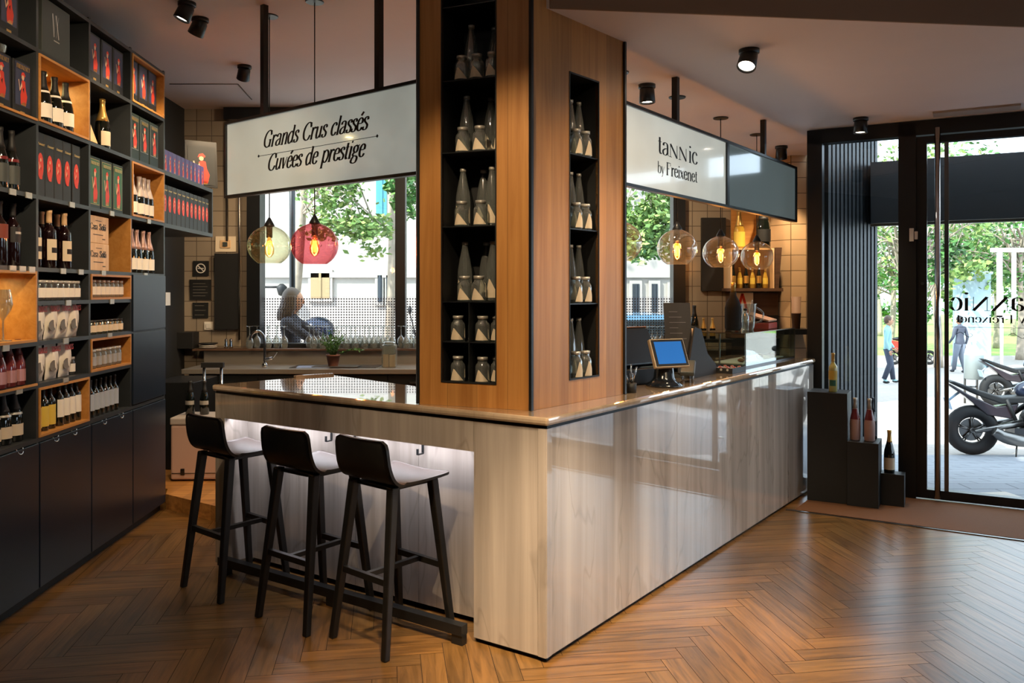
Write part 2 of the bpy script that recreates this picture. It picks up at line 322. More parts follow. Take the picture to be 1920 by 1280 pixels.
# glyph = (advance, [('c' curve | 'l' line | 't' thin line, points)])
GL = {
 'a': (.62, [('c', [(.1,.74),(.13,.92),(.28,1),(.43,.9),(.46,.7)]), ('l', [(.46,.72),(.46,.12)]), ('t', [(.46,.12),(.52,.02),(.6,.06)]), ('c', [(.46,.56),(.24,.5),(.07,.32),(.1,.08),(.24,.0),(.38,.08),(.46,.24)])]),
 'b': (.66, [('l', [(.12,1.5),(.12,.05)]), ('t', [(.0,1.48),(.12,1.5)]), ('c', [(.12,.7),(.24,.95),(.4,.97),(.56,.75),(.58,.45),(.5,.1),(.34,.0),(.12,.12)])]),
 'c': (.54, [('c', [(.47,.76),(.4,.96),(.27,1),(.12,.82),(.07,.5),(.13,.15),(.28,.0),(.42,.06),(.5,.25)])]),
 'd': (.66, [('l', [(.5,1.5),(.5,.05)]), ('t', [(.38,1.48),(.5,1.5)]), ('t', [(.5,.04),(.62,.03)]), ('c', [(.5,.78),(.38,.97),(.24,.97),(.08,.72),(.07,.35),(.18,.03),(.32,.02),(.5,.25)])]),
 'e': (.56, [('t', [(.09,.56),(.46,.56)]), ('c', [(.46,.56),(.45,.85),(.28,1),(.12,.84),(.07,.5),(.13,.14),(.29,.0),(.43,.07),(.5,.25)])]),
 'g': (.62, [('c', [(.3,1),(.13,.88),(.11,.6),(.28,.42),(.43,.52),(.45,.82),(.3,1)]), ('t', [(.42,.9),(.58,1.0)]), ('c', [(.2,.44),(.1,.28),(.2,.16),(.42,.12),(.54,-.05),(.48,-.34),(.28,-.42),(.08,-.34),(.05,-.14),(.18,.12)])]),
 'h': (.66, [('l', [(.12,1.5),(.12,0)]), ('c', [(.12,.7),(.28,.97),(.44,.95),(.5,.7)]), ('l', [(.5,.74),(.5,0)]), ('s', [(.12,0)]), ('s', [(.5,0)])]),
 'i': (.32, [('l', [(.15,.97),(.15,0)]), ('t', [(.04,.95),(.15,.97)]), ('s', [(.15,0)]), ('o', [(.15,1.32)])]),
 'l': (.32, [('l', [(.15,1.5),(.15,0)]), ('t', [(.04,1.48),(.15,1.5)]), ('s', [(.15,0)])]),
 'n': (.66, [('l', [(.13,.97),(.13,0)]), ('t', [(.02,.95),(.13,.97)]), ('c', [(.13,.7),(.28,.96),(.44,.95),(.51,.7)]), ('l', [(.51,.74),(.51,0)]), ('s', [(.13,0)]), ('s', [(.51,0)])]),
 'o': (.62, [('c', [(.3,1),(.14,.84),(.08,.5),(.14,.15),(.3,0),(.47,.16),(.53,.5),(.47,.85),(.3,1)])]),
 'm': (.98, [('l', [(.13,.97),(.13,0)]), ('c', [(.13,.7),(.28,.96),(.42,.94),(.48,.7)]), ('l', [(.48,.74),(.48,0)]), ('c', [(.48,.7),(.62,.96),(.76,.94),(.82,.7)]), ('l', [(.82,.74),(.82,0)])]),
 'p': (.66, [('l', [(.13,.97),(.13,-.45)]), ('t', [(.02,.95),(.13,.97)]), ('s', [(.13,-.45)]), ('c', [(.13,.74),(.26,.96),(.42,.96),(.57,.72),(.57,.35),(.44,.03),(.28,.02),(.13,.2)])]),
 'r': (.46, [('l', [(.13,.97),(.13,0)]), ('t', [(.02,.95),(.13,.97)]), ('s', [(.13,0)]), ('c', [(.13,.66),(.24,.92),(.38,.97)]), ('o', [(.4,.9)])]),
 's': (.46, [('c', [(.38,.76),(.34,.95),(.22,1),(.09,.87),(.12,.67),(.28,.5),(.4,.33),(.37,.08),(.22,.0),(.09,.06),(.05,.26)])]),
 't': (.4, [('l', [(.18,1.3),(.18,.15)]), ('c', [(.18,.2),(.24,.02),(.36,.08)]), ('t', [(.04,.96),(.34,.96)])]),
 'u': (.66, [('l', [(.12,.97),(.12,.25)]), ('c', [(.12,.3),(.2,.03),(.36,.05),(.5,.3)]), ('l', [(.5,.97),(.5,.05)]), ('t', [(.5,.04),(.61,.04)]), ('t', [(.02,.95),(.12,.97)])]),
 'v': (.56, [('l', [(.06,.97),(.27,.0)]), ('t', [(.27,.0),(.48,.97)])]),
 'x': (.56, [('l', [(.07,.97),(.46,0)]), ('t', [(.06,0),(.47,.97)])]),
 'y': (.56, [('l', [(.06,.97),(.28,.02)]), ('t', [(.49,.97),(.22,-.3),(.08,-.42)])]),
 'A': (.9, [('t', [(.05,0),(.42,1.45)]), ('l', [(.42,1.45),(.78,0)]), ('t', [(.18,.5),(.64,.5)]), ('s', [(.05,0)]), ('s', [(.78,0)])]),
 'C': (.86, [('c', [(.76,1.05),(.66,1.38),(.44,1.45),(.2,1.2),(.1,.72),(.2,.22),(.44,.0),(.66,.06),(.8,.38)]), ('t', [(.76,1.42),(.76,1.02)])]),
 'E': (.74, [('l', [(.16,1.42),(.16,0)]), ('t', [(.05,1.43),(.62,1.43),(.62,1.1)]), ('t', [(.16,.74),(.46,.74)]), ('t', [(.05,0),(.64,0),(.64,.36)])]),
 'F': (.72, [('l', [(.17,1.42),(.17,0)]), ('t', [(.05,1.43),(.62,1.43),(.62,1.1)]), ('t', [(.17,.74),(.46,.74)]), ('s', [(.17,0)])]),
 'G': (.92, [('c', [(.76,1.05),(.66,1.38),(.44,1.45),(.2,1.2),(.1,.72),(.2,.22),(.44,.0),(.62,.04),(.74,.2)]), ('t', [(.76,1.42),(.76,1.02)]), ('l', [(.74,.62),(.74,.0)]), ('t', [(.58,.63),(.86,.63)])]),
 'I': (.4, [('l', [(.2,1.42),(.2,0)]), ('s', [(.2,0)]), ('s', [(.2,1.43)])]),
 'N': (.9, [('t', [(.14,0),(.14,1.42)]), ('l', [(.14,1.42),(.72,0)]), ('t', [(.72,0),(.72,1.42)]), ('s', [(.14,0)]), ('s', [(.72,1.43)])]),
 'n2': (.86, [('t', [(.1,0),(.1,1.05)]), ('l', [(.1,1.05),(.7,0)]), ('t', [(.7,0),(.7,1.05)]), ('s', [(.1,0)])]),
 'O': (.9, [('c', [(.43,1.45),(.2,1.2),(.1,.72),(.2,.2),(.43,0),(.67,.2),(.77,.72),(.67,1.2),(.43,1.45)])]),
 'R': (.84, [('l', [(.17,1.42),(.17,0)]), ('c', [(.17,1.42),(.5,1.38),(.62,1.08),(.48,.78),(.17,.72)]), ('l', [(.38,.72),(.72,0)]), ('s', [(.17,0)])]),
 'S': (.7, [('c', [(.58,1.12),(.5,1.4),(.3,1.45),(.12,1.25),(.18,.95),(.4,.68),(.58,.42),(.5,.1),(.3,.0),(.13,.08),(.08,.4)])]),
 'T': (.8, [('l', [(.4,1.42),(.4,0)]), ('t', [(.06,1.1),(.06,1.43),(.74,1.43),(.74,1.1)]), ('s', [(.4,0)])]),
 'X': (.86, [('l', [(.12,1.42),(.7,0)]), ('t', [(.1,0),(.7,1.42)]), ('s', [(.12,1.43)]), ('s', [(.7,0)])]),
 'V': (.8, [('l', [(.08,1.42),(.42,0)]), ('t', [(.42,0),(.74,1.42)]), ('s', [(.08,1.43)])]),
 ' ': (.4, []),
 "'": (.2, [('c', [(.12,1.55),(.2,1.4),(.08,1.2)])]),
}
def letters(mb, text, x, z, h, y=0, mi=0, shear=0.0, wx=1.0, thick=.15, thin=.035, flip=False, fit=None, track=.0):
    """text in the x-z plane, h = x-height; fit = total width"""
    keys = []
    i = 0
    while i < len(text):
        ch = text[i]
        acc = False
        if ch == 'é': keys.append(('e', True))
        elif ch == 'à': keys.append(('a', True))
        elif ch == '~': keys.append(('n2', False))
        else: keys.append((ch, False))
        i += 1
    tot = sum(GL[k][0]+track for k, _ in keys)
    if fit: wx = fit/(tot*h)
    X = 0
    def P(px, pz):
        q = (px+shear*pz)*h*wx
        return (x+(-q if flip else q), y, z+pz*h)
    for k, acc in keys:
        adv, st = GL[k]; st = list(st)
        if acc: st = st+[('l', [(.24, 1.18), (.4, 1.46)])]
        for kind, pts in st:
            if kind == 's': pts = [(pts[0][0]-.12, pts[0][1]), (pts[0][0]+.12, pts[0][1])]; kind = 't'
            if kind == 'o':
                cx, cz = pts[0]; r = .09
                mb.add([P(X+cx+r*math.cos(2*PI*j/10), cz+r*math.sin(2*PI*j/10)) for j in range(10)], [tuple(range(10))], mi); continue
            q = cr([(a, b, 0) for a, b in pts]) if kind == 'c' else [Vector((a, b, 0)) for a, b in pts]
            vs = []; n = len(q)
            for j, p in enumerate(q):
                t = (q[min(j+1, n-1)]-q[max(j-1, 0)]); t = t.normalized() if t.length > 1e-6 else Vector((1, 0, 0))
                nr = Vector((-t.y, t.x, 0))
                if kind == 't': wd = thin
                elif kind == 'l': wd = thick
                else:
                    wd = thin+(thick-thin)*abs(t.y)**1.6
                    if j in (0, n-1): wd = max(wd, thin*1.5)
                vs += [P(X+p.x+nr.x*wd/2, p.y+nr.y*wd/2), P(X+p.x-nr.x*wd/2, p.y-nr.y*wd/2)]
            fs = [(2*j, 2*j+1, 2*j+3, 2*j+2) for j in range(n-1)]
            mb.add(vs, fs, mi)
        X += adv+track
    return X*h*wx

# ---------------------------------------------------------------- directions and key points of the place
A = Vector((.593, .805, 0)); B = Vector((-.805, .593, 0)); rzA = math.atan2(A.y, A.x)
BL = Vector((-.831, .556, 0)); NL = Vector((-.556, -.831, 0))   # short leg direction, its outward normal
P0 = Vector((.149, 3.525, 0)); HT = 1.0575
E = Vector((.875, -.483, 0)).normalized(); EN = Vector((.483, .875, 0)).normalized(); rzE = math.atan2(E.y, E.x); W0 = Vector((2.434, 6.753, 0))
WS = Vector((-.0487, .9988, 0)); SN = Vector((.9988, .0487, 0)); S0 = Vector((-2.251, 0, 0))
def shx(d, inset=0): return Vector((-2.251-.0487*d, d, 0))-SN*inset
def ctr(a, b, z=HT): p = P0+A*a+B*b; return Vector((p.x, p.y, z))
BW = 8.2; CZ = 3.42; CZL = 2.915

# ---------------------------------------------------------------- floor of herringbone planks
def herringbone():
    m, N, L, b = newmat('herringbone_oak')
    at_ = N.new('ShaderNodeAttribute'); at_.attribute_name = 'tone'
    uv = N.new('ShaderNodeUVMap'); uv.uv_map = 'grain'
    mp = N.new('ShaderNodeMapping'); mp.inputs['Scale'].default_value = (2.2, 26, 1); L.new(uv.outputs[0], mp.inputs[0])
    n = N.new('ShaderNodeTexNoise'); n.inputs['Scale'].default_value = 1.0; n.inputs['Detail'].default_value = 7; n.inputs['Distortion'].default_value = 1.2; n.inputs['Roughness'].default_value = .6
    L.new(mp.outputs[0], n.inputs['Vector'])
    r = N.new('ShaderNodeValToRGB'); r.color_ramp.elements[0].color = (*hexc('523a1c'), 1); r.color_ramp.elements[1].color = (*hexc('7f5c32'), 1); r.color_ramp.elements[0].position = .3; r.color_ramp.elements[1].position = .62
    L.new(n.outputs['Fac'], r.inputs[0])
    vm = N.new('ShaderNodeVectorMath'); vm.operation = 'MULTIPLY'; L.new(r.outputs[0], vm.inputs[0]); L.new(at_.outputs['Color'], vm.inputs[1])
    L.new(vm.outputs[0], b.inputs['Base Color'])
    b.inputs['Roughness'].default_value = .3; b.inputs['Coat Weight'].default_value = .15; b.inputs['Coat Roughness'].default_value = .25
    bp = N.new('ShaderNodeBump'); bp.inputs['Strength'].default_value = .25; bp.inputs['Distance'].default_value = .002; L.new(n.outputs['Fac'], bp.inputs['Height']); L.new(bp.outputs['Normal'], b.inputs['Normal'])
    return m
Lp, Wp = .62, .103
axis = A; perp = Vector((A.y, -A.x, 0))
U1 = (A*math.cos(PI/4)+perp*math.cos(PI/4)).normalized(); U2 = (A*math.cos(PI/4)-perp*math.cos(PI/4)).normalized()
vs = []; fs = []; tones = []; uvs = []
org = Vector((2.31, 4.968, 0))
def plank(o, u, v2):
    g = .0012
    q = [o+u*g+v2*g, o+u*(Lp-g)+v2*g, o+u*(Lp-g)+v2*(Wp-g), o+u*g+v2*(Wp-g)]
    c = (q[0]+q[2])/2
    if not (-3.4 < c.x < 7.2 and -2.9 < c.y < 8.4): return
    if (c-W0).dot(EN) > .35: return
    b = len(vs); vs.extend([(p.x, p.y, 0) for p in q]); fs.append((b, b+1, b+2, b+3))
    t = random.uniform(.72, 1.14); w_ = random.uniform(.94, 1.05); tones.append((t*w_, t, t/w_, 1))
    ox, oy = random.uniform(0, 50), random.uniform(0, 50)
    uvs.append([(ox, oy), (ox+Lp, oy), (ox+Lp, oy+Wp), (ox, oy+Wp)])
# lattice: planks along U1 step by Wp along U2 and back along U1
for j in range(-12, 13):
    for k in range(-70, 71):
        o = org+(U1+U2)*Wp*k+(U1-U2)*Lp*j
        plank(o, U1, U2); plank(o+U2*Wp, U2, U1)
me = bpy.data.meshes.new('floor'); me.from_pydata(vs, [], fs)
ca = me.color_attributes.new('tone', 'FLOAT_COLOR', 'CORNER'); ul = me.uv_layers.new(name='grain')
for i in range(len(fs)):
    for c_ in range(4):
        ca.data[i*4+c_].color = tones[i]; ul.data[i*4+c_].uv = uvs[i][c_]
me.materials.append(herringbone()); 
fl = bpy.data.objects.new('floor', me); C.objects.link(fl); struct(fl)
room = [(-3.6, -3.2), (7.3, -3.2), (7.3, 4.2)]
pq = [W0+E*5.6+EN*.04, W0+E*-.2+EN*.04]
mb = MB(); mb.prism([(-3.8, -3.2), (7.3, -3.2), (pq[0].x, pq[0].y), (pq[1].x, pq[1].y), (2.6, 8.6), (-3.8, 8.6)], -.12, -.002)
struct(mb.build('floor_subfloor', plain('joint_dark', '1c120b', .8)))
# raised floor behind the bar
HB = woodmat('warm_parquet', '8a5c2e', 'c08a4c', rough=.35, axis='X', plank=.14)
s0 = Vector((-2.545, 6.04, 0)); sd = Vector((.822, -.569, 0))
p1 = s0+sd*1.42; p_1 = s0-sd*.8
mb = MB(); mb.prism([(s0.x, s0.y), (p1.x, p1.y), (-1.19, 5.38), (-.16, 4.34), (-.13, 4.40), (1.84, 7.1), (2.35, 6.9), (2.5, 8.18), (-3.25, 8.18), (-3.18, 6.5), (-2.6, 6.2)], .001, .11)
struct(mb.build('floor_raised', HB))
# brass strip and coir mat by the door
f1 = flr(1474, 955.7); f2 = flr(1920, 1014); dd = (f2-f1).normalized(); nn = Vector((-dd.y, dd.x, 0))
f3 = f1+dd*4.6; f1 = f1-dd*.0
mb = MB(); mb.prism([tuple(p)[:2] for p in (f1-nn*.012, f3-nn*.012, f3+nn*.012, f1+nn*.012)], 0, .006)
struct(mb.build('trim_1', M['steel']))
g1 = f1+nn*.014; g2 = f3+nn*.014; g3 = W0+E*4.5-EN*.06; g4 = W0+E*.0-EN*.06
mb = MB(); mb.prism([tuple(p)[:2] for p in (g1+dd*.06, g2, g3, W0+E*.12-EN*.06)], .0005, .008)
tag(mb.build('door_mat', M['mat']), 'wide brown coir mat in front of the glass entrance door', 'door mat')

# ---------------------------------------------------------------- walls and ceilings
# cut the slab to the outline of the building
mb = MB(); wr = W0+E*5.6+EN*.12; wl = W0+E*-.15+EN*.12
mb.prism([(-4.0, -3.3), (7.5, -3.3), (wr.x, wr.y), (wl.x, wl.y), (3.1, 8.55), (-4.0, 8.55)], CZ, CZ+.3)
struct(mb.build('ceiling', M['ceil']))
mb = MB(); q1 = W0+E*4.9-EN*.02; q2 = W0+E*.0-EN*.02
mb.prism([(.06, 3.80), (.174, 3.82), (2.55, 4.09), (6.72, 4.45), (q1.x, q1.y), (q2.x, q2.y), (2.78, 7.6), (2.9, 8.17), (.32, 8.17)], CZL, CZ-.002)
struct(mb.build('ceiling_lowered', M['ceil']))
# outlines of access panels
mb = MB()
for a_, b_ in ((at(318, 157, 5), at(446, 157, 5)), (at(446, 157, 5), at(472, 186, 5))):
    def up(p, z):
        s_ = (z-CH)/(p.z-CH); return Vector((p.x*s_, p.y*s_, z-.002))
    mb.tube([up(a_, CZ), up(b_, CZ)], .006, 4)
struct(mb.build('trim_2', plain('shadow_gap', '6b625c', .9)))
mb = MB(); c_ = Vector((3.36, 5.95, CZL))
mb.box((c_.x, c_.y, CZL-.008), (.55, .16, .014), rzE)
for k in range(6): mb.box((c_.x, c_.y, CZL-.016), (.53, .008, .006), rzE) if False else None
o = mb.build('air_vent', M['wallw']); tag(o, 'pale slim air vent flush in lowered ceiling near entrance door', 'air vent')
# left wall, back wall, side and front walls
w1 = shx(-3.2, .62); w2 = shx(8.6, .62)
mb = MB(); mb.prism([(w1.x-.2, w1.y), (w1.x, w1.y), (w2.x, w2.y), (w2.x-.2, w2.y)], 0, CZ)
struct(mb.build('wall_left', M['walld']))
mb = MB(); mb.bb(-4.0, 7.5, -3.3, -3.1, 0, CZ); struct(mb.build('wall_front', M['wallw']))
mb = MB(); mb.bb(7.2, 7.4, -3.1, 4.2, 0, .25).bb(7.2, 7.4, -3.1, 4.2, 2.2, CZ).bb(7.2, 7.4, -3.1, -.3, .25, 2.2).bb(7.2, 7.4, 3.5, 4.2, .25, 2.2); struct(mb.build('wall_right', M['wallw']))
w3 = thing('window_added', None, None, (7.3, 1.6, 0)); struct(w3)  # window added out of view to let more daylight into the room
MB().bb(-.04, .04, -1.9, 1.9, .25, .32).bb(-.04, .04, -1.9, 1.9, 2.13, 2.2).build('window_frame', M['black'], w3)
for y_ in (-1.86, 0, 1.86): MB().bb(-.04, .04, y_-.04, y_+.04, .32, 2.13).build('mullion', M['black'], w3)
MB().bb(-.004, .004, -1.8, 1.8, .32, 2.13).build('window_pane', M['pane'], w3)
struct(MB().prism([(.174, 3.8195), (2.55, 4.0895), (6.72, 4.4495), (6.72, 4.4375), (2.55, 4.0775), (.176, 3.808)], CZL-.002, CZ-.003).build('trim_7', plain('tan_brown_fascia', '8d7460', .85)))
WX0, WX1, WZ0, WZ1 = -2.50, 1.60, 1.046, 3.28
tl = tiles('glazed_wall_tiles', '978a78', '5d5348', .15, .15); tl2 = tiles('cream_wall_tiles', 'c2a27c', '6e5a42', .15, .15)
mb = MB(); mb.bb(-3.4, WX0-.13, BW, BW+.3, 0, CZ); mb.bb(WX0-.13, WX1+.12, BW, BW+.3, 0, WZ0); mb.bb(WX0-.13, WX1+.12, BW, BW+.3, WZ1, CZ); mb.bb(WX1+.12, 2.95, BW, BW+.3, 0, CZ)
struct(mb.build('wall_back', tl))
mb = MB(); mb.prism([(2.70, 7.95), (3.02, 7.95), (3.02, BW-.001), (2.556, BW-.001)], 0, CZL); struct(mb.build('wall_pillar', tl2))
pr = W0+E*.0; mb = MB(); mb.prism([(2.50, 6.84), (2.62, 6.80), (3.14, 8.0), (3.03, 8.19)], 0, CZL); struct(mb.build('wall_side', M['walld']))

# back window
FRM = M['black']
win = struct(MB().bb(WX0-.13, WX0, BW-.06, BW+.12, WZ0, WZ1).bb(WX1, WX1+.12, BW-.06, BW+.12, WZ0, WZ1).bb(WX0, WX1, BW-.06, BW+.12, WZ1-.09, WZ1).bb(WX0, WX1, BW-.05, BW+.12, WZ0, WZ0+.035).build('window_1', FRM))
xm1, xm2 = at(548, 500, BW).x, at(751, 500, BW).x
for x_, w_ in ((xm2, .10), (.35, .06)):
    MB().bb(x_-w_/2, x_+w_/2, BW-.03, BW+.09, WZ0+.035, WZ1-.09).build('mullion', FRM, win)
MB().bb(WX0, WX1, BW+.03, BW+.036, WZ0+.035, WZ1-.09).build('window_pane', M['pane'], win)
def dotfilm():
    m, N, L, b = newmat('dotted_film'); 
    tc = N.new('ShaderNodeTexCoord'); sx = N.new('ShaderNodeSeparateXYZ'); L.new(tc.outputs['Object'], sx.inputs[0])
    acc = []
    for ax in ('X', 'Z'):
        dv = N.new('ShaderNodeMath'); dv.operation = 'DIVIDE'; dv.inputs[1].default_value = .0265; L.new(sx.outputs[ax], dv.inputs[0])
        fr = N.new('ShaderNodeMath'); fr.operation = 'FRACT'; L.new(dv.outputs[0], fr.inputs[0])
        sb = N.new('ShaderNodeMath'); sb.operation = 'SUBTRACT'; sb.inputs[1].default_value = .5; L.new(fr.outputs[0], sb.inputs[0])
        pw = N.new('ShaderNodeMath'); pw.operation = 'MULTIPLY'; L.new(sb.outputs[0], pw.inputs[0]); L.new(sb.outputs[0], pw.inputs[1]); acc.append(pw)
    ad = N.new('ShaderNodeMath'); ad.operation = 'ADD'; L.new(acc[0].outputs[0], ad.inputs[0]); L.new(acc[1].outputs[0], ad.inputs[1])
    lt = N.new('ShaderNodeMath'); lt.operation = 'LESS_THAN'; lt.inputs[1].default_value = .075; L.new(ad.outputs[0], lt.inputs[0])
    t = N.new('ShaderNodeBsdfTransparent'); t.inputs[0].default_value = (.93, .9, .94, 1)
    b.inputs['Base Color'].default_value = (*hexc('2a2b30'), 1)
    mx = N.new('ShaderNodeMixShader'); L.new(lt.outputs[0], mx.inputs[0]); L.new(t.outputs[0], mx.inputs[1]); L.new(b.outputs[0], mx.inputs[2]); L.new(mx.outputs[0], N['Material Output'].inputs[0]); return m
MB().add([(WX0, BW+.026, WZ0+.035), (WX1, BW+.026, WZ0+.035), (WX1, BW+.026, 1.545), (WX0, BW+.026, 1.545)], [(0, 1, 2, 3)]).build('dotted_film', dotfilm(), win)
# black header and shutter box above the window
struct(MB().bb(-2.85, .3, BW-.09, BW-.001, 3.30, CZ-.002).build('trim_3', M['black']))

# ---------------------------------------------------------------- entrance: glazed steel front
DT, DB = 2.80, .07
def estr(name, q0, q1, y0, y1, z0, z1, m, parent=None):
    mb = MB().bb(q0, q1, y0, y1, z0, z1)
    o = mb.build(name, m, parent)
    if parent is None: o.location = W0; o.rotation_euler = (0, 0, rzE); struct(o)
    return o
fr_ = thing('window_2', None, None, W0, rzE); struct(fr_)
for (a0, a1) in ((0, .116), (.676, .80), (1.95, 2.10), (3.3, 3.42), (4.6, 4.9)):
    MB().bb(a0, a1, -.05, .07, 0, 2.90).build('frame_post', FRM, fr_)
MB().bb(0, 4.9, -.05, .07, DT, 2.91).build('frame_head', FRM, fr_)
for (a0, a1) in ((.116, .676), (2.10, 3.3), (3.42, 4.6)):
    MB().bb(a0, a1, -.04, .06, 0, DB).build('bottom_rail', FRM, fr_)
    MB().bb(a0, a1, .005, .013, DB, DT).build('window_pane', M['pane'], fr_)
dr = thing('door_1', None, None, W0, rzE); struct(dr)
MB().bb(.80, .874, -.03, .045, .012, DT-.01).bb(1.88, 1.945, -.03, .045, .012, DT-.01).bb(.874, 1.88, -.03, .045, .012, DB+.01).bb(.874, 1.88, -.03, .045, DT-.06, DT-.01).build('door_frame', FRM, dr)
MB().bb(.874, 1.88, .004, .012, DB+.01, DT-.06).build('door_pane', M['pane'], dr)
MB().bb(.992, 1.022, -.02, .03, DB+.01, DT-.06).build('door_stile', M['steel'], dr)
h = MB().tube([(.948, -.085, .03), (.948, -.085, 2.84)], .021, 12).build('door_handle', M['chrome'], dr)
MB().tube([(.948, -.085, .3), (.93, .0, .3)], .01, 8).tube([(.948, -.085, 2.5), (.93, .0, 2.5)], .01, 8).build('handle_bracket', M['chrome'], h)
MB().bb(.755, .785, -.075, -.05, 1.985, 2.085).bb(.79, .812, -.07, -.03, 2.0, 2.06).build('door_contact_sensor', M['white'], dr)
MB().lathe([(.012, -.01), (.012, .01)], 12, (.845, -.035, 1.66), M=Matrix.Rotation(PI/2, 3, 'X')).build('lock', M['chrome'], dr)
mb = MB()
xx = .874+ .695
letters(mb, "ta~~ic", xx, 1.455, .098, .002, flip=True, fit=.535)
letters(mb, "by Freixenet", xx, 1.365, .042, .002, flip=True, fit=.50)
mb.bb(1.04, 1.60, .001, .003, 1.328, 1.331)
for k in (1.13, 1.47):
    s_ = cr([(k-.06, 1.275, 0), (k-.03, 1.29, 0), (k, 1.27, 0), (k+.03, 1.255, 0), (k+.05, 1.27, 0), (k+.035, 1.283, 0)])
    mb.tube([(p.x, .001, p.y) for p in s_], .0025, 4)
mb.build('lettering', M['ink'], dr)

# ---------------------------------------------------------------- bar counter
bar = thing('bar_counter', 'L-shaped bar counter clad in glossy veined beige marble with lit recess', 'bar counter', (0, 0, 0))
def pl(*ps): return [(p.x, p.y) for p in ps]
Lc = 3.868; P1 = P0+A*Lc; P2 = P1+B*.70; P3 = P0+A*.447+B*.70; P4 = Vector((-1.18, 5.36, 0)); P5 = P0+BL*2.265
ins = .018
def off(t, n): return P0+BL*t+NL*n
MB().prism(pl(P0+A*.05+B*.045, P1+B*.045-A*.03, P2-A*.03-B*.02, P3-B*.02-A*.02, off(.40, -.30), off(.05, -.06)), .02, 1.005).build('carcass', M['blackm'], bar)
MB().prism(pl(off(.36, -.19), off(.36, -.42), P3+A*.0-B*.06, P4-BL*.06-A*.02+Vector((.01, -.04, 0)), off(2.20, -.19)), .02, 1.005).build('leg_carcass', M['blackm'], bar)
# plinth
MB().prism(pl(P0+A*.03+B*.03, P1+B*.03-A*.05, P1+B*.05-A*.05, P0+A*.03+B*.05), 0, .03).prism(pl(off(.02, -.03), off(.40, -.03), off(.40, -.06), off(.02, -.06)), 0, .03).build('plinth', M['blackm'], bar)
seams = [0, 1.31, 2.62, Lc]
for k in range(3):
    a0, a1 = seams[k]+(.0015 if k else 0), seams[k+1]-.0015
    pb = MB().bb(a0, a1, .006, .045, .022, 1.008).build('marble_panel', M['marble'], bar, P0, rzA)
rzB = math.atan2(-BL.y, -BL.x)   # local x runs from left end towards the corner
def legbox(t0, t1, n0, n1, z0, z1, name, m):
    # t from the corner leftwards, n outwards
    mb = MB().bb(-t1, -t0, -n0, -n1, z0, z1)
    return mb.build(name, m, bar, P0, rzB)
legbox(.002, .393, -.006, -.045, .022, 1.008, 'end_block_panel', M['marble'])
legbox(.393, .420, -.045, -.19, .022, .86, 'recess_return', M['marble'])
legbox(.3945, 2.265, -.006, -.045, .868, 1.008, 'front_beam', M['marble'])
legbox(2.18, 2.262, -.006, -.19, .022, .8675, 'left_end_panel', M['marble'])
for k in range(4):
    t0 = .42+k*.44; legbox(t0+.001, t0+.439, -.17, -.19, .03, .97, 'recess_panel', M['marble'])
legbox(.42, 2.18, -.0455, -.17, .90, .93, 'beam_underside', M['blackm'])
legbox(.44, 2.16, -.05, -.075, .885, .897, 'led_strip', M['led'])
eg = off(2.266, -.02); eh = P4
MB().prism(pl(off(2.264, -.006), off(2.264, -.03), P4+Vector((.02, -.03, 0)), P4+Vector((-.012, -.012, 0))), .022, 1.008).build('side_panel', M['marble'], bar)
top = [P0+A*-.012+BL*-.012, P1-B*.012, P2, P3, P4, P5+BL*.012+NL*.012]
MB().prism(pl(P0+A*.02+BL*.0+B*.012, P1+B*.012, P2-B*.02, P3-B*.02, P4-BL*.03, P5-NL*.01), 1.008, 1.0215).build('shadow_gap_strip', M['blackm'], bar)
MB().prism(pl(*top), 1.0217, HT).build('worktop', M['marbletop'], bar, bevel=.012)
u1 = P4-A*.0+BL*-.02; MB().prism(pl(P4+Vector((-.20, -.17, 0)), P4+Vector((.01, -.03, 0)), P4+Vector((.03, -.05, 0)), P4+Vector((-.18, -.19, 0))), HT, HT+.012).build('raised_edge', M['marbletop'], bar)
for (u, v) in ((612, 805), (655, 812), (783, 830)):
    # bag hooks under the beam
    t = None
    for i in range(400):
        tt = .4+i*.005; p = off(tt, -.13)
        if abs(960+F*p.x/p.y-u) < 4: t = tt; break
    if t is None: continue
    hk = MB().box((-t, .155, .845), (.012, .006, .11))
    hk.box((-t-.0, .135, .79), (.012, .04, .007)); hk.box((-t, .115, .803), (.012, .006, .03))
    o = hk.build('bag_hook', M['black'], bar, P0, rzB)
# foot rail
fr2 = thing('foot_rail', 'low black steel foot rail on the floor along bar recess', 'foot rail', P0, rzB)
MB().bb(-2.15, -.41, -.065, -.02, .045, .09).build('rail', M['black'], fr2)
for t in (.44, 1.25, 2.1):
    MB().bb(-t-.03, -t+.03, -.06, -.025, 0, .045).build('foot', M['black'], fr2)
# light under the beam, built as the strip's own light
c_ = off(1.30, -.065); l = area('recess_led_strip', (c_.x, c_.y, .882), (0, 0, -1), 1.7, .02, 3.0, (.93, .93, 1)); l.rotation_euler = (0, 0, rzB)

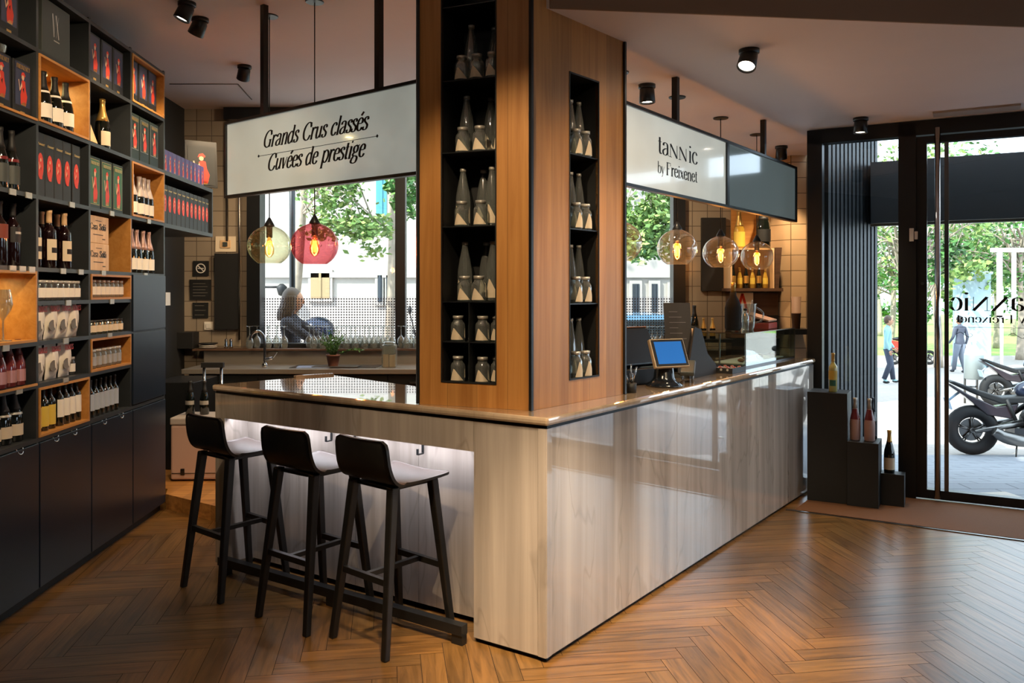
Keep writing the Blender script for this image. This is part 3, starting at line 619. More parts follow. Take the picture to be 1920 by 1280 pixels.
# ---------------------------------------------------------------- oak column with niches
CZ1 = 3.42
Cc = Vector((.087, 3.73, 0)); Rr = Vector((.588, 4.331, 0)); Ll = Vector((-.450, 3.957, 0)); Bk = Vector((.16, 4.62, 0))
col = thing('oak_column', 'oak veneered column standing on bar counter with two dark bottle niches', 'column', (0, 0, 0))
def face(name, p, q, n0, n1, z0, z1, zt, shelves, mid=None, sgn=1):
    """p left end, q right end seen from outside; niche from n0 to n1 measured from p"""
    L_ = (q-p).length; rz = math.atan2((q-p).y, (q-p).x)
    mb = MB(); t = .02
    for (x0, x1, a, b_) in ((0, n0, HT+.0005, zt), (n1, L_, HT+.0005, zt), (n0, n1, HT+.0005, z0), (n0, n1, z1, zt)):
        if b_ > a and x1 > x0: mb.bb(x0, x1, 0, t, a, b_)
    mb.build(name+'_face', M['oak'], col, p, rz)
    D = .25
    nb = MB(); nb.bb(n0-.004, n0, .002, D, z0, z1); nb.bb(n1, n1+.004, .002, D, z0, z1); nb.bb(n0, n1, D-.004, D, z0, z1); nb.bb(n0, n1, .002, D, z0-.004, z0); nb.bb(n0, n1, .002, D, z1, z1+.004)
    nb.bb(n0, n0+.006, -.003, .003, z0, z1).bb(n1-.006, n1, -.003, .003, z0, z1).bb(n0, n1, -.003, .003, z0, z0+.008).bb(n0, n1, -.003, .003, z1-.008, z1)
    nb.build('niche_lining', M['blackm'], col, p, rz)
    for z in shelves: MB().bb(n0, n1, .006, D-.004, z-.005, z).build('niche_shelf', M['black'], col, p, rz)
    if mid: MB().bb((n0+n1)/2-.003, (n0+n1)/2+.003, .006, D-.004, z0, mid).build('niche_divider', M['black'], col, p, rz)
    return p, rz
lenL = (Cc-Ll).length; lenR = (Rr-Cc).length
NL0, NL1 = lenL-.461, lenL-.172; NR0, NR1 = .2935, .551
ZL = [1.362, 1.552, 1.908, 2.259, 2.60, 2.95]; ZR = [1.541, 1.906, 2.27]
fl_ = face('left', Ll, Cc, NL0, NL1, 1.168, 3.25, CZ1-.002, ZL, 1.552)
fr_2 = face('right', Cc, Rr, NR0, NR1, 1.171, 2.66, CZL+.3, ZR)
mb = MB(); mb.prism(pl(Rr, Rr-EN*.0+Vector((-.03, .02, 0)), Bk-Vector((.0, .03, 0)), Bk), HT+.0005, CZ1-.01); mb.prism(pl(Bk, Bk-Vector((0, .03, 0)), Ll+Vector((.02, 0, 0)), Ll), HT+.0005, CZ1-.01)
mb.build('rear_cladding', M['blackm'], col)
MB().box((Cc.x, Cc.y-.004, (HT+CZ1)/2), (.016, .016, CZ1-HT-.004), .85).build('corner_trim', M['black'], col)
MB().box((Rr.x+.004, Rr.y+.0, (HT+CZL)/2), (.014, .02, CZL-HT-.004), .8).box((Ll.x-.004, Ll.y, (HT+CZ1)/2), (.014, .02, CZ1-HT-.004), .3).build('edge_trim', M['black'], col)

# ---------------------------------------------------------------- hanging signs
def signglass(name, es, col='b4b8ae'):  # glow put into the glass for window light shining through, no lamp inside
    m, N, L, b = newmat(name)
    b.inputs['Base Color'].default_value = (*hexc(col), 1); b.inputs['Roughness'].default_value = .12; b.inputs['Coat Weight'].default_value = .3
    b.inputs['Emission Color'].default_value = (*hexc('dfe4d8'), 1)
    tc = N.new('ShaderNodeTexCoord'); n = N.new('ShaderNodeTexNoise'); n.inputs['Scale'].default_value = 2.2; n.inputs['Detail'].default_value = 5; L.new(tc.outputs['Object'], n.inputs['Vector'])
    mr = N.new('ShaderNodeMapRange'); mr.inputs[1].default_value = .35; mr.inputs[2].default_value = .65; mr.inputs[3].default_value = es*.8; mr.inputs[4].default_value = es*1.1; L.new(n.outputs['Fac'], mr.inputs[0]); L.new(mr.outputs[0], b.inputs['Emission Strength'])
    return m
Sa = Vector((-1.906, 5.485, 0)); Sb = Vector((-.44, 4.336, 0)); LS = (Sb-Sa).length; rzS = math.atan2((Sb-Sa).y, (Sb-Sa).x)
sg = thing('hanging_sign', 'hanging frosted sign reading Grands Crus classés Cuvées de prestige over short bar', 'sign', Sa, rzS)
z0, z1 = 2.22, 2.726
def signframe(sg, L_, z0, z1, extra=()):
    t = .018
    mb = MB().bb(0, L_, -.02, .02, z0, z0+t).bb(0, L_, -.02, .02, z1-t, z1).bb(0, t, -.02, .02, z0+t, z1-t).bb(L_-t, L_, -.02, .02, z0+t, z1-t)
    for x in extra: mb.bb(x-.014, x+.014, -.02, .02, z0+t, z1-t)
    mb.build('sign_frame', M['black'], sg)
signframe(sg, LS, z0, z1)
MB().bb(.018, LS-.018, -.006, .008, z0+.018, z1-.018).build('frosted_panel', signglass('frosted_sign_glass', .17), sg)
mb = MB(); yy = -.0075
# baseline positions taken along the panel
def sl_(u): return min((i*.005 for i in range(400)), key=lambda s: abs(960+F*(Sa.x+(Sb-Sa).x*s/LS)/(Sa.y+(Sb-Sa).y*s/LS)-u))
letters(mb, 'Grands Crus classés', sl_(494), 2.512, .070, yy, shear=.26, fit=sl_(690)-sl_(494), thick=.20, thin=.085)
letters(mb, 'Cuvées de prestige', sl_(502), 2.362, .070, yy, shear=.26, fit=sl_(684)-sl_(502), thick=.20, thin=.085)
mb.bb(sl_(487), sl_(709), yy, yy+.001, 2.462, 2.465)
for x in (sl_(487), sl_(709)): mb.add([(x+.011*math.cos(2*PI*j/4), yy-.0003, 2.4635+.011*math.sin(2*PI*j/4)) for j in range(4)], [(0, 1, 2, 3)])
mb.build('lettering', M['ink'], sg)
for u in (495, 711):
    k = Sa.copy(); best = min(range(0, 200), key=lambda i: abs(960+F*(Sa+(Sb-Sa)*i/200).x/(Sa+(Sb-Sa)*i/200).y-u)); x = LS*best/200
    MB().bb(x-.018, x+.018, -.018, .018, z1, CZ-.001).build('hanging_post', M['black'], sg)
Ta = Vector((.60, 4.50, 0)); Tb = Vector((2.385, 6.923, 0)); LT = (Tb-Ta).length; rzT = math.atan2((Tb-Ta).y, (Tb-Ta).x)
xmid = min((i*.01 for i in range(300)), key=lambda s: abs(960+F*(Ta.x+(Tb-Ta).x*s/LT)/(Ta.y+(Tb-Ta).y*s/LT)-1361))
z0, z1 = 2.18, 2.645
sg2 = thing('hanging_sign', 'hanging white frosted sign reading taNNic by Freixenet over long bar', 'sign', Ta, rzT)
t = .018
def halfsign(sg, x0, x1, mat_):
    MB().bb(x0, x1, -.02, .02, z0, z0+t).bb(x0, x1, -.02, .02, z1-t, z1).bb(x0, x0+t, -.02, .02, z0+t, z1-t).bb(x1-t, x1, -.02, .02, z0+t, z1-t).build('sign_frame', M['black'], sg)
    MB().bb(x0+t, x1-t, -.006, .008, z0+t, z1-t).build('frosted_panel', mat_, sg)
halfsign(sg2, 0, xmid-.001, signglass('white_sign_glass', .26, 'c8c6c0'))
def sx_(u): return min((i*.005 for i in range(600)), key=lambda s: abs(960+F*(Ta.x+(Tb-Ta).x*s/LT)/(Ta.y+(Tb-Ta).y*s/LT)-u))
xa, xb = sx_(1231), sx_(1306)
mb = MB(); letters(mb, "ta~~", xa, 2.415, .075, yy, fit=(xb-xa)*.74, thick=.15, thin=.05)
letters(mb, "ic", xa+(xb-xa)*.76, 2.415, .075, yy, fit=(xb-xa)*.24, thick=.15, thin=.05)
letters(mb, "by", xa, 2.30, .045, yy, fit=(xb-xa)*.16, thick=.14, thin=.06)
letters(mb, "Freixenet", xa+(xb-xa)*.2, 2.30, .052, yy, fit=(xb-xa)*.8, thick=.17, thin=.08)
mb.build('lettering', M['ink'], sg2)
x = sx_(1267); MB().bb(x-.018, x+.018, -.018, .018, z1, CZL-.001).build('hanging_post', M['black'], sg2)
sg3 = thing('hanging_sign', 'hanging blank grey glass sign at far end of long bar', 'sign', Ta, rzT)
gg = plain('grey_sign_glass', '5d6869', .1, coat=.4, emit='8fa0a0', es=.12)  # faint glow put into the grey glass, no lamp behind it
halfsign(sg3, xmid+.001, LT, gg)
x = sx_(1431); MB().bb(x-.018, x+.018, -.018, .018, z1, CZL-.001).build('hanging_post', M['black'], sg3)

# ---------------------------------------------------------------- pendants and ceiling spots
def pendant(loc, zc, r, glass, label, cable_n=1):
    t = thing('pendant_lamp', label, 'pendant lamp', loc, 0, 'blown glass globe pendants over the bar')
    zc0 = loc[2]
    MB().lathe([(.055, -.008), (.058, -.002), (.058, 0)], 24).build('ceiling_canopy', M['black'], t)
    MB().tube([(0, 0, -.008), (0, 0, zc-zc0+r+.03)], .0035, 6).build('cable', M['black'], t)
    MB().lathe([(.006, .055), (.02, .03), (.034, .005), (.034, -.0), (.02, -.008), (.02, -.075), (.014, -.08)], 16, (0, 0, zc-zc0+r*.93)).build('socket', M['black'], t)
    prof = []
    for k in range(2, 15):
        a = PI*k/16; prof.append((r*math.sin(a), r*math.cos(a)*.93))
    prof = [(.03, r*.93)]+[p for p in prof if p[1] > -.80*r]+[(r*.52, -.80*r)]
    g = MB().lathe(prof, 36, (0, 0, zc-zc0), cap=False).build('glass_globe', glass, t)
    bz = zc-zc0+r*.93-.08
    MB().lathe([(.011, 0), (.02, -.03), (.032, -.075), (.028, -.105), (.01, -.125), (.001, -.128)], 16, (0, 0, bz), cap=False).build('bulb', M['bulbglass'], t)
    MB().tube([(-.008, 0, bz-.03), (-.011, 0, bz-.1)], .0045, 6).tube([(.008, 0, bz-.03), (.011, 0, bz-.1)], .0045, 6).tube([(0, .008, bz-.03), (0, .011, bz-.1)], .0045, 6).build('filament', M['bulb'], t)
    pl_ = bpy.data.lights.new('bulb_light', 'POINT'); pl_.energy = 3.2; pl_.color = (1, .58, .26); pl_.shadow_soft_size = .03
    lo = bpy.data.objects.new('bulb_light', pl_); C.objects.link(lo); lo.location = (loc[0], loc[1], zc-.02)
    return t
pendant((-1.604, 5.43, CZ), 1.90, .142, M['globeo'], 'olive tinted glass globe pendant, leftmost over the short bar')
pendant((-1.24, 5.16, CZ), 1.89, .147, M['glober'], 'red glass globe pendant in front of the back window')
for i, (x, y, d) in enumerate(((.645, 4.93, 'half hidden behind the oak column edge'), (1.118, 5.56, 'in front of the back window edge right of the column'), (1.582, 6.227, 'in front of black wall panel, third along the long bar'), (2.052, 6.885, 'nearest the tiled pillar, last along the long bar'))):
    pendant((x, y, CZL), 1.892, .136, M['globe'], 'clear glass globe pendant '+d)
def spotlight(loc, aim, lit, label, power=0, size=70):
    t = thing('ceiling_spotlight', label, 'spotlight', loc, 0, 'black ceiling spotlights')
    MB().lathe([(.055, 0), (.055, -.022), (.05, -.025)], 20).build('ceiling_mount', M['black'], t)
    dv = (Vector(aim)-Vector(loc)).normalized(); Q = dv.to_track_quat('-Z', 'Y').to_matrix()
    c0 = Vector((0, 0, -.03))
    MB().lathe([(.035, .02), (.047, -.0), (.052, -.085), (.046, -.088), (.042, -.07)], 20, c0, M=Q, cap=False).lathe([(.035, .02), (.001, .024)], 20, c0, M=Q, cap=False).build('head', M['black'], t)
    MB().lathe([(.0441, -.0735), (.001, -.0736)], 20, c0, M=Q, cap=False).build('lens', M['lamp'] if lit else M['lamp'], t)
    if power:
        p = Vector(loc)+c0+dv*.10
        spot('spotlight_beam', p, aim, power, size)
    return t
SP = [((1.29, 4.47), CZL, (.4, 3.2, .3), 'angled black ceiling spotlight, large and lit, upper right', 50),
      ((.859, 5.23), CZL, (.9, 5.2, 1), 'round black ceiling spotlight just right of column, pointing down', 28),
      ((2.645, 6.23), CZL, (2.5, 6.1, 0), 'small black ceiling spotlight nearest the entrance door', 30),
      ((2.44, 7.44), CZL, (2.62, 8.0, 1.5), 'black ceiling spotlight above blank grey sign end', 50),
      ((-2.05, 5.18), CZ, (-2.7, 5.0, 1.8), 'black ceiling spotlight nearest the top left edge', 30),
      ((-2.08, 5.48), CZ, (-2.9, 5.9, 2.0), 'tilted black ceiling spotlight, middle of the left three', 30),
      ((-2.16, 6.63), CZ, (-2.9, 7.9, 1.6), 'black ceiling spotlight closest to the tiled back wall', 30)]
for (x, y), z, aim, lb, pw in SP: spotlight((x, y, z), aim, True, lb, pw)
# unseen lamps added over the working side, behind the column, to brighten the back bar
for (x, y, z, aim, pw, sz) in ((-.30, 6.3, CZ, (-2.3, 7.9, 1.2), 110, 95), (-.05, 5.6, CZ, (-1.2, 7.7, .9), 60, 80), (.75, 6.9, CZL, (1.5, 8.0, 1.4), 45, 100)):
    spotlight((x, y, z), aim, True, 'added unseen black ceiling spotlight over the work side of the bar', pw, sz)
# further unseen fixtures like these above the front room; shelving ones added to brighten it
for (x, y, aim, pw, sz) in ((-.6, 1.9, (.02, 3.7, 1.5), 95, 50), (-1.3, 2.6, (-.3, 3.0, 0), 40, 60), (-.2, 2.4, (-.15, 3.2, 0), 200, 36), (1.5, 2.2, (.85, 4.3, 1.6), 80, 52), (-.9, 2.2, (-2.35, 4.3, 1.9), 90, 62), (-.75, 3.0, (-2.4, 5.3, 1.7), 60, 56), (.55, 1.5, (.62, 3.3, 0), 520, 36), (1.9, 2.6, (1.7, 4.7, 0), 130, 46)):
    spotlight((x, y, CZ), aim, True, 'unseen black ceiling spotlight above the front of the room', pw, sz)

# ---------------------------------------------------------------- wall shelving
rzW = math.atan2(WS.y, WS.x); U0 = shx(3.668)
def sh(s, y, z): p = U0+WS*s-SN*y; return Vector((p.x, p.y, z))
BX = [0, .586, 1.169, 1.759, 2.343]; ZB = [.84, 1.12, 1.34, 1.55, 1.725, 2.10, 2.485, 2.86, 3.20]; DP = .33
unit = thing('wall_shelving_unit', 'tall dark shelving unit with open niches of bottles over blue-black doors on left wall', 'shelving unit', U0, rzW)
tb = .022
mb = MB()
for x in BX: mb.bb(x-tb/2, x+tb/2, 0, DP, .06, 3.21)
mb.build('upright_panels', M['frame'], unit)
def closed(bay, row):   # rows closed by the lift-up doors in the last bay; tall niche in the first
    return (bay == 3 and row in (0, 1, 2, 3)) or (bay == 0 and row == 3)
for i, z in enumerate(ZB):
    mb = MB()
    for b_ in range(4):
        if b_ == 0 and i == 3: continue
        if b_ == 3 and i in (3, 1): continue
        mb.bb(BX[b_]+tb/2, BX[b_+1]-tb/2, 0, DP, z-tb, z)
    mb.build('shelf_board', M['frame'], unit)
MB().bb(0, BX[4], DP, DP+.012, .06, 3.21).build('back_panel', M['backdark'], unit)
MB().bb(0, BX[4], .03, .05, 0, .06).build('plinth', M['blackm'], unit)
def door(b_, z0, z1):
    MB().bb(BX[b_]+.006, BX[b_+1]-.006, -.012, .008, z0+.004, z1-.004).build('door', M['blue'], unit, bevel=.002)
for b_ in range(4): door(b_, .06, ZB[0]-tb)
door(3, .845, 1.325); door(3, 1.33, 1.715)
def liner(b_, z0, z1, glow=False):
    x0, x1 = BX[b_]+tb/2+.001, BX[b_+1]-tb/2-.001; t = .013; y0, y1 = -.006, DP-.003
    MB().bb(x0, x0+t, y0, y1, z0, z1-tb).bb(x1-t, x1, y0, y1, z0, z1-tb).bb(x0+t, x1-t, y0, y1, z0, z0+t).bb(x0+t, x1-t, y0, y1, z1-tb-t, z1-tb).bb(x0+t, x1-t, y1-t, y1, z0+t, z1-tb-t).build('wooden_niche', M['liner'], unit)
    if glow:
        MB().lathe([(.03, -.006), (.03, 0)], 16, ((x0+x1)/2+.1, .18, z1-tb-t)).build('niche_downlight', M['lampdim'], unit)
        p = unit.matrix_world
        q = sh((x0+x1)/2+.1, .2, z1-tb-t-.02); area('niche_light', q, (0, 0, -1), .05, .05, .6, (1, .80, .34))
liner(1, ZB[6], ZB[7], True); liner(0, ZB[2], ZB[4], True); liner(3, ZB[7], ZB[8]); liner(3, ZB[5], ZB[6]); liner(1, ZB[0], ZB[1]); liner(2, ZB[1], ZB[2]); liner(2, ZB[3], ZB[4])
# half-lined crate niche: wooden right side only
MB().bb(BX[3]-tb/2-.014, BX[3]-tb/2-.001, -.006, DP, ZB[4], ZB[5]-tb).build('wooden_niche_side', M['liner'], unit)
for z in (ZB[6], ZB[1]): MB().bb(BX[0]+tb/2, BX[1]-tb/2, -.008, 0, z-.006, z+.006).build('wooden_edge_strip', M['liner'], unit)
rr = random.Random(3)
for b_, i, fr in ((0, 5, .6), (0, 5, .85), (1, 5, .62), (2, 5, .5), (0, 4, .6), (0, 4, .75), (0, 4, .9), (1, 4, .45), (1, 4, .8), (2, 4, .3), (3, 4, .4), (1, 3, .55), (2, 3, .5), (1, 2, .5), (2, 2, .45), (1, 1, .5), (0, 1, .7), (2, 0, .3), (2, 0, .72), (1, 0, .3), (0, 0, .7), (3, 5, .5), (1, 0, .65), (0, 2, .5)):
    x = BX[b_]+fr*.585; z = ZB[i]-tb/2
    if i == 0: MB().tube(cr([(x-.03, -.004, z-.01), (x-.015, -.012, z-.035), (x+.015, -.012, z-.035), (x+.03, -.004, z-.01)]), .0035, 6).build('finger_pull', M['chrome'], unit)
    else: MB().bb(x-.028, x+.028, -.006, -.0005, z-.018, z+.012).build('price_tag_holder', M['silver'], unit)
# long wall boards past the end of the unit
ext = thing('wall_shelf', 'dark double wall shelf running on from shelving unit to the back wall', 'wall shelf', U0, rzW)
XE0, XE1 = 2.356, 3.47
MB().bb(XE0, XE1, -.0, .61, ZB[6]-.03, ZB[6]).build('upper_board', M['frame'], ext)
MB().bb(XE0, XE1, -.0, .61, ZB[5]-.03, ZB[5]).build('lower_board', M['frame'], ext)
MB().bb(XE1-.02, XE1, .0, .61, ZB[5], ZB[6]-.03).build('end_panel', M['frame'], ext)
MB().bb(XE0, XE1-.02, .36, .375, ZB[5], ZB[6]-.03).build('back_panel', M['backdark'], ext)

# ---------------------------------------------------------------- bottles, jars, cartons
def bottle(name, cat, R, H, prof, glass, foil=None, foil_z=None, label=None, lab=(.2, .55), neck=None, stripe=None, capm=None, seg=18, labfrac=.42):
    t = thing(name, None, cat)
    pr = [(R*a, H*b) for a, b in prof]
    MB().lathe(pr, seg).build('body', glass, t)
    def rad(z):
        for (r0, z0), (r1, z1) in zip(pr, pr[1:]):
            if z0 <= z <= z1 and z1 > z0: return r0+(r1-r0)*(z-z0)/(z1-z0)
        return pr[-1][0]
    if foil:
        zs = [foil_z*H]+[z for r, z in pr if z > foil_z*H+1e-4]
        MB().lathe([(rad(z)+.0012, z) for z in zs]+[(.0015, H+.001)], seg).build('foil_capsule', foil, t)
    if neck:
        MB().lathe([(rad(neck[0]*H)+.0018, neck[0]*H), (rad(neck[1]*H)+.0018, neck[1]*H)], seg, cap=False).build('neck_band', neck[2], t)
    if capm: MB().lathe([(pr[-1][0]*1.15, H-.012), (pr[-1][0]*1.15, H+.003), (.001, H+.003)], 14).build('cap', capm, t)
    if label:
        z0, z1 = lab[0]*H, lab[1]*H; r = max(rad(z0), rad(z1))+.0012; n = 9; vs = []; a0 = -PI/2-PI*labfrac
        for i in range(n+1):
            a = a0+2*PI*labfrac*i/n
            for z in (z0, z1): vs.append((r*math.cos(a), r*math.sin(a), z))
        b = MB().add(vs, [(2*i, 2*i+2, 2*i+3, 2*i+1) for i in range(n)], 0, True)
        mats = [label]
        if stripe:
            vs = []
            for i in range(n+1):
                a = a0+2*PI*labfrac*i/n
                for z in (z0+(z1-z0)*stripe[0], z0+(z1-z0)*stripe[1]): vs.append(((r+.0006)*math.cos(a), (r+.0006)*math.sin(a), z))
            b.add(vs[4:-4], [(2*i, 2*i+2, 2*i+3, 2*i+1) for i in range(n-4)], 1, True); mats.append(stripe[2])
        b.build('paper_label', mats, t)
    return t
CHAMP = [(.9, 0), (1, .02), (1, .42), (.92, .52), (.68, .64), (.42, .76), (.34, .86), (.33, .93), (.37, .94), (.38, 1)]
BORD = [(.93, 0), (1, .015), (1, .60), (.93, .66), (.62, .71), (.42, .76), (.37, .82), (.36, .95), (.42, .955), (.42, 1)]
BURG = [(.93, 0), (1, .015), (1, .45), (.88, .56), (.62, .67), (.42, .77), (.36, .86), (.34, .95), (.38, .955), (.38, 1)]
WATER = [(.9, 0), (1, .02), (1, .42), (.97, .52), (.78, .68), (.52, .84), (.40, .93), (.36, .97), (.38, 1)]
JAR = [(.9, 0), (1, .05), (1, .62), (.92, .72), (.66, .80), (.66, .88), (.68, 1)]
def champ(R=.042, H=.30, foil=None, label=None, neck=None, glass=None, lab=(.14, .4), stripe=None, foil_z=.66):
    return lambda: bottle('champagne_bottle', 'bottle', R, H, CHAMP, glass or M['darkglass'], foil or M['blackm'], foil_z, label or M['cream'], lab, neck, stripe)
def wine(R=.037, H=.305, foil=None, label=None, glass=None, lab=(.2, .5), stripe=None, foil_z=.78, name='wine_bottle', prof=BORD):
    return lambda: bottle(name, 'bottle', R, H, prof, glass or M['winered'], foil or M['blackm'], foil_z, label or M['cream'], lab, None, stripe)
def jar(R=.03, H=.10, lid=None, label=None, content=None, name='glass_jar'):
    def f():
        t = thing(name, None, 'jar')
        MB().lathe([(R*a, H*b*.86) for a, b in [(.9, 0), (1, .05), (1, .85), (.82, .95), (.82, 1)]], 16).build('body', content, t)
        MB().lathe([(R*.92, H*.84), (R*.92, H), (.001, H)], 16).build('lid', lid, t)
        r = R+.001; n = 8
        vs = [(r*math.cos(-PI*.92+PI*.84*i/n), r*math.sin(-PI*.92+PI*.84*i/n), z) for i in range(n+1) for z in (H*.15, H*.62)]
        MB().add(vs, [(2*i, 2*i+2, 2*i+3, 2*i+1) for i in range(n)], 0, True).build('paper_label', label, t)
        return t
    return f
def clear(R, H, prof, tri=True, name='water_bottle', cat='bottle', lh=.34, dark=False, seg=20):
    def f():
        t = thing(name, None, cat)
        pr = [(R*a, H*b) for a, b in prof]
        MB().lathe(pr, seg).build('body', M['clearb'], t)
        MB().lathe([(pr[-1][0]+.002, H-.012), (pr[-1][0]+.002, H+.003), (.001, H+.003)], 14).build('cap', M['silver'], t)
        n = 10; r = R+.001; a0 = -PI/2-1.0; vs = []; z0 = H*.06; hh = lh*H
        for i in range(n+1):
            a = a0+2.0*i/n; f_ = i/n
            k = max(.03, 1-abs(f_-.32)/(.32 if f_ < .32 else .68))
            for z in (z0, z0+hh*k): vs.append((r*math.cos(a), r*math.sin(a), z))
        MB().add(vs, [(2*i, 2*i+2, 2*i+3, 2*i+1) for i in range(n)], 0, True).build('pointed_label', M['cream'], t)
        return t
    return f
def ladyprint(mb, x0, x1, z0, z1, y, bgi, borderi=None, title=True, oval=False):
    """printed front: a small figure in a red dress on a coloured ground (0 ground, 1 red, 2 pale, 3 ink, 4 gold)"""
    W_, H_ = x1-x0, z1-z0; e = .0006
    def poly(ps, mi, k): mb.add([(x0+W_*a, y-e*k, z0+H_*b) for a, b in ps], [tuple(range(len(ps)))], mi)
    if oval: poly([(.5+.42*math.cos(2*PI*i/18), .48+.44*math.sin(2*PI*i/18)) for i in range(18)], 1, 1)
    else: poly([(0, 0), (1, 0), (1, 1), (0, 1)], bgi, 1)
    fc = 1
    poly([(.36, .04), (.72, .04), (.80, .26), (.70, .42), (.66, .60), (.52, .63), (.40, .58), (.42, .42), (.34, .25)], fc if oval else 1, 2)
    poly([(.36, .02), (.70, .02), (.76, .12), (.5, .10)], 4, 2) if not oval else None
    poly([(.5+.09*math.cos(2*PI*i/10), .68+.065*math.sin(2*PI*i/10)) for i in range(10)], 2, 3)
    if not oval: poly([(.36, .70), (.42, .79), (.56, .81), (.66, .74), (.62, .70), (.5, .735)], 1 if not oval else 3, 4)
    poly([(.42, .56), (.30, .40), (.24, .60), (.19, .60), (.28, .33), (.46, .46)], 2, 3)
    poly([(.48, .40), (.58, .46), (.56, .32)], 3, 3)
def carton(wd, dp, ht, body, printmat, zr=(.12, .9), title=None, oval=False, border=None, titlemat=None, tag_=None, name='gift_box'):
    def f():
        t = thing(name, None, 'box')
        MB().bb(-wd/2, wd/2, 0, dp, 0, ht).build('carton', body, t, bevel=.002)
        mb = MB(); mats = [printmat, M['red'], M['pale'], M['ink'], M['gold']]
        m_ = wd*.1
        z0, z1 = ht*zr[0], ht*zr[1]
        if border:
            mats.append(border); mb.add([(-wd/2+m_*.8, -.0005, z0-.0025), (wd/2-m_*.8, -.0005, z0-.0025), (wd/2-m_*.8, -.0005, z1+.0025), (-wd/2+m_*.8, -.0005, z1+.0025)], [(0, 1, 2, 3)], 5)
        ladyprint(mb, -wd/2+m_, wd/2-m_, z0, z1, -.0005, 0, oval=oval)
        mb.build('printed_front', mats, t)
        tm = MB()
        if title: letters(tm, title[0], -wd*.36, ht*title[1], wd*.085 if not oval else wd*.10, -.0045, fit=wd*.72, thick=.3, thin=.12, shear=.25 if oval else 0)
        if tag_: tm.bb(-wd*.12, wd*.12, -.0008, -.0004, ht*.03, ht*.08)
        if title or tag_: tm.build('gold_title', titlemat or M['gold'], t)
        return t
    return f
JG = {'j1': plain('grey_jar_glass', '3c3c3b', .12, coat=.5), 'j2': plain('olive_jar_content', '3b3a2c', .12, coat=.5), 'j3': plain('pale_jar_content', '6a6862', .12, coat=.5)}

def rowfill(bay, row, key, maker, fracs, labelf, group, y=.075, tb_=0.0, rz_=0, z=None, ys=None):
    n = len(fracs)
    for i, fr in enumerate(fracs):
        z_ = (ZB[row] if z is None else z)+.0005+tb_
        p = sh(BX[bay]+.013+fr*(.56), y if ys is None else ys[i], z_)
        put(key, maker, p, rzW+rz_, labelf.replace('#', nth(i, n)), group)
def lin_(a, b, n): return [a+(b-a)*i/(n-1) for i in range(n)]
T1 = .0135
# first bay
rowfill(0, 7, 'boxA', carton(.17, .14, .27, M['blackbox'], M['bluebox'], (.18, .97), ('FREIXENET', .86), tag_=True), [.62], 'black gift box with red lady print, topmost at left edge of shelving', None, y=.02)
rowfill(0, 6, 'boxA', None, [.50, .84], 'black gift box with blue red-lady front, # in topmost full niche at left edge', 'gift boxes on the second shelf of the first bay', y=.02)
rowfill(0, 6, 'glassdish', lambda: (lambda t: (MB().lathe([(.03, 0), (.05, .02), (.055, .05)], 16, cap=False).build('bowl', M['clearb'], t), t)[1])(thing('glass_dish', None, 'dish')), [.62], 'small glass dish on top of blue gift boxes at left edge', None, y=.09, z=ZB[6]+.2715)
rowfill(0, 5, 'cavadark', champ(.040, .30, M['blackm'], M['greybox'], (.50, .53, M['silver']), lab=(.12, .5)), [.44], 'black bottle with grey label, leftmost of the dark trio on third shelf', None)
rowfill(0, 5, 'cavared', champ(.038, .31, M['blackm'], M['greybox'], (.48, .53, M['rose']), lab=(.12, .42)), [.66, .84], 'black bottle with red neck tag and dark label, # of its pair', 'red-necked bottles on the third shelf')
rowfill(0, 4, 'wineblush', wine(label=M['cream'], lab=(.15, .35)), [.43], 'dark wine bottle with pale low label at left edge below red-necked bottles', None)
rowfill(0, 4, 'winerl', wine(label=plain('rust_label', '7a3320', .6), lab=(.42, .64), R=.04, H=.32), [.64], 'dark wine bottle with rust red label in first bay', None)
rowfill(0, 4, 'winebl', wine(label=plain('black_label', '1d1a1a', .5), lab=(.38, .62), stripe=(.55, .7, M['silver']), H=.32), [.86], 'dark wine bottle with black label beside rust labelled bottle', None)
def wineglass():
    t = thing('wine_glass', None, 'glass')
    MB().lathe([(.036, 0), (.035, .003), (.006, .008), (.004, .03), (.004, .10), (.01, .112), (.034, .15), (.044, .18), (.040, .22), (.033, .255)], 24, cap=False).build('bowl_and_stem', M['clearb'], t); return t
rowfill(0, 2, 'wglass', wineglass, [.66], 'tall clear wine glass in the lit wooden niche at left edge', None, tb_=T1, y=.06)
rowfill(0, 1, 'rose', champ(.035, .235, plain('dark_foil', '5a2328', .4), M['rosefoil'], glass=M['rose'], lab=(.10, .36)), [.46, .62, .78, .93], 'small rosé bottle with pink label, # in lower first bay', 'rosé bottles in the first bay', ys=[.07]*4)
rowfill(0, 0, 'diam', lambda: (lambda t: t)(bottle('champagne_bottle', 'bottle', .041, .265, CHAMP, M['darkglass'], M['blackm'], .6, M['cream'], (.12, .34), (.52, .56, M['silver']))), [.36, .53, .70, .88], 'dark bottle with white label, # on lowest shelf of first bay', 'dark bottles on the lowest shelf of the first bay')
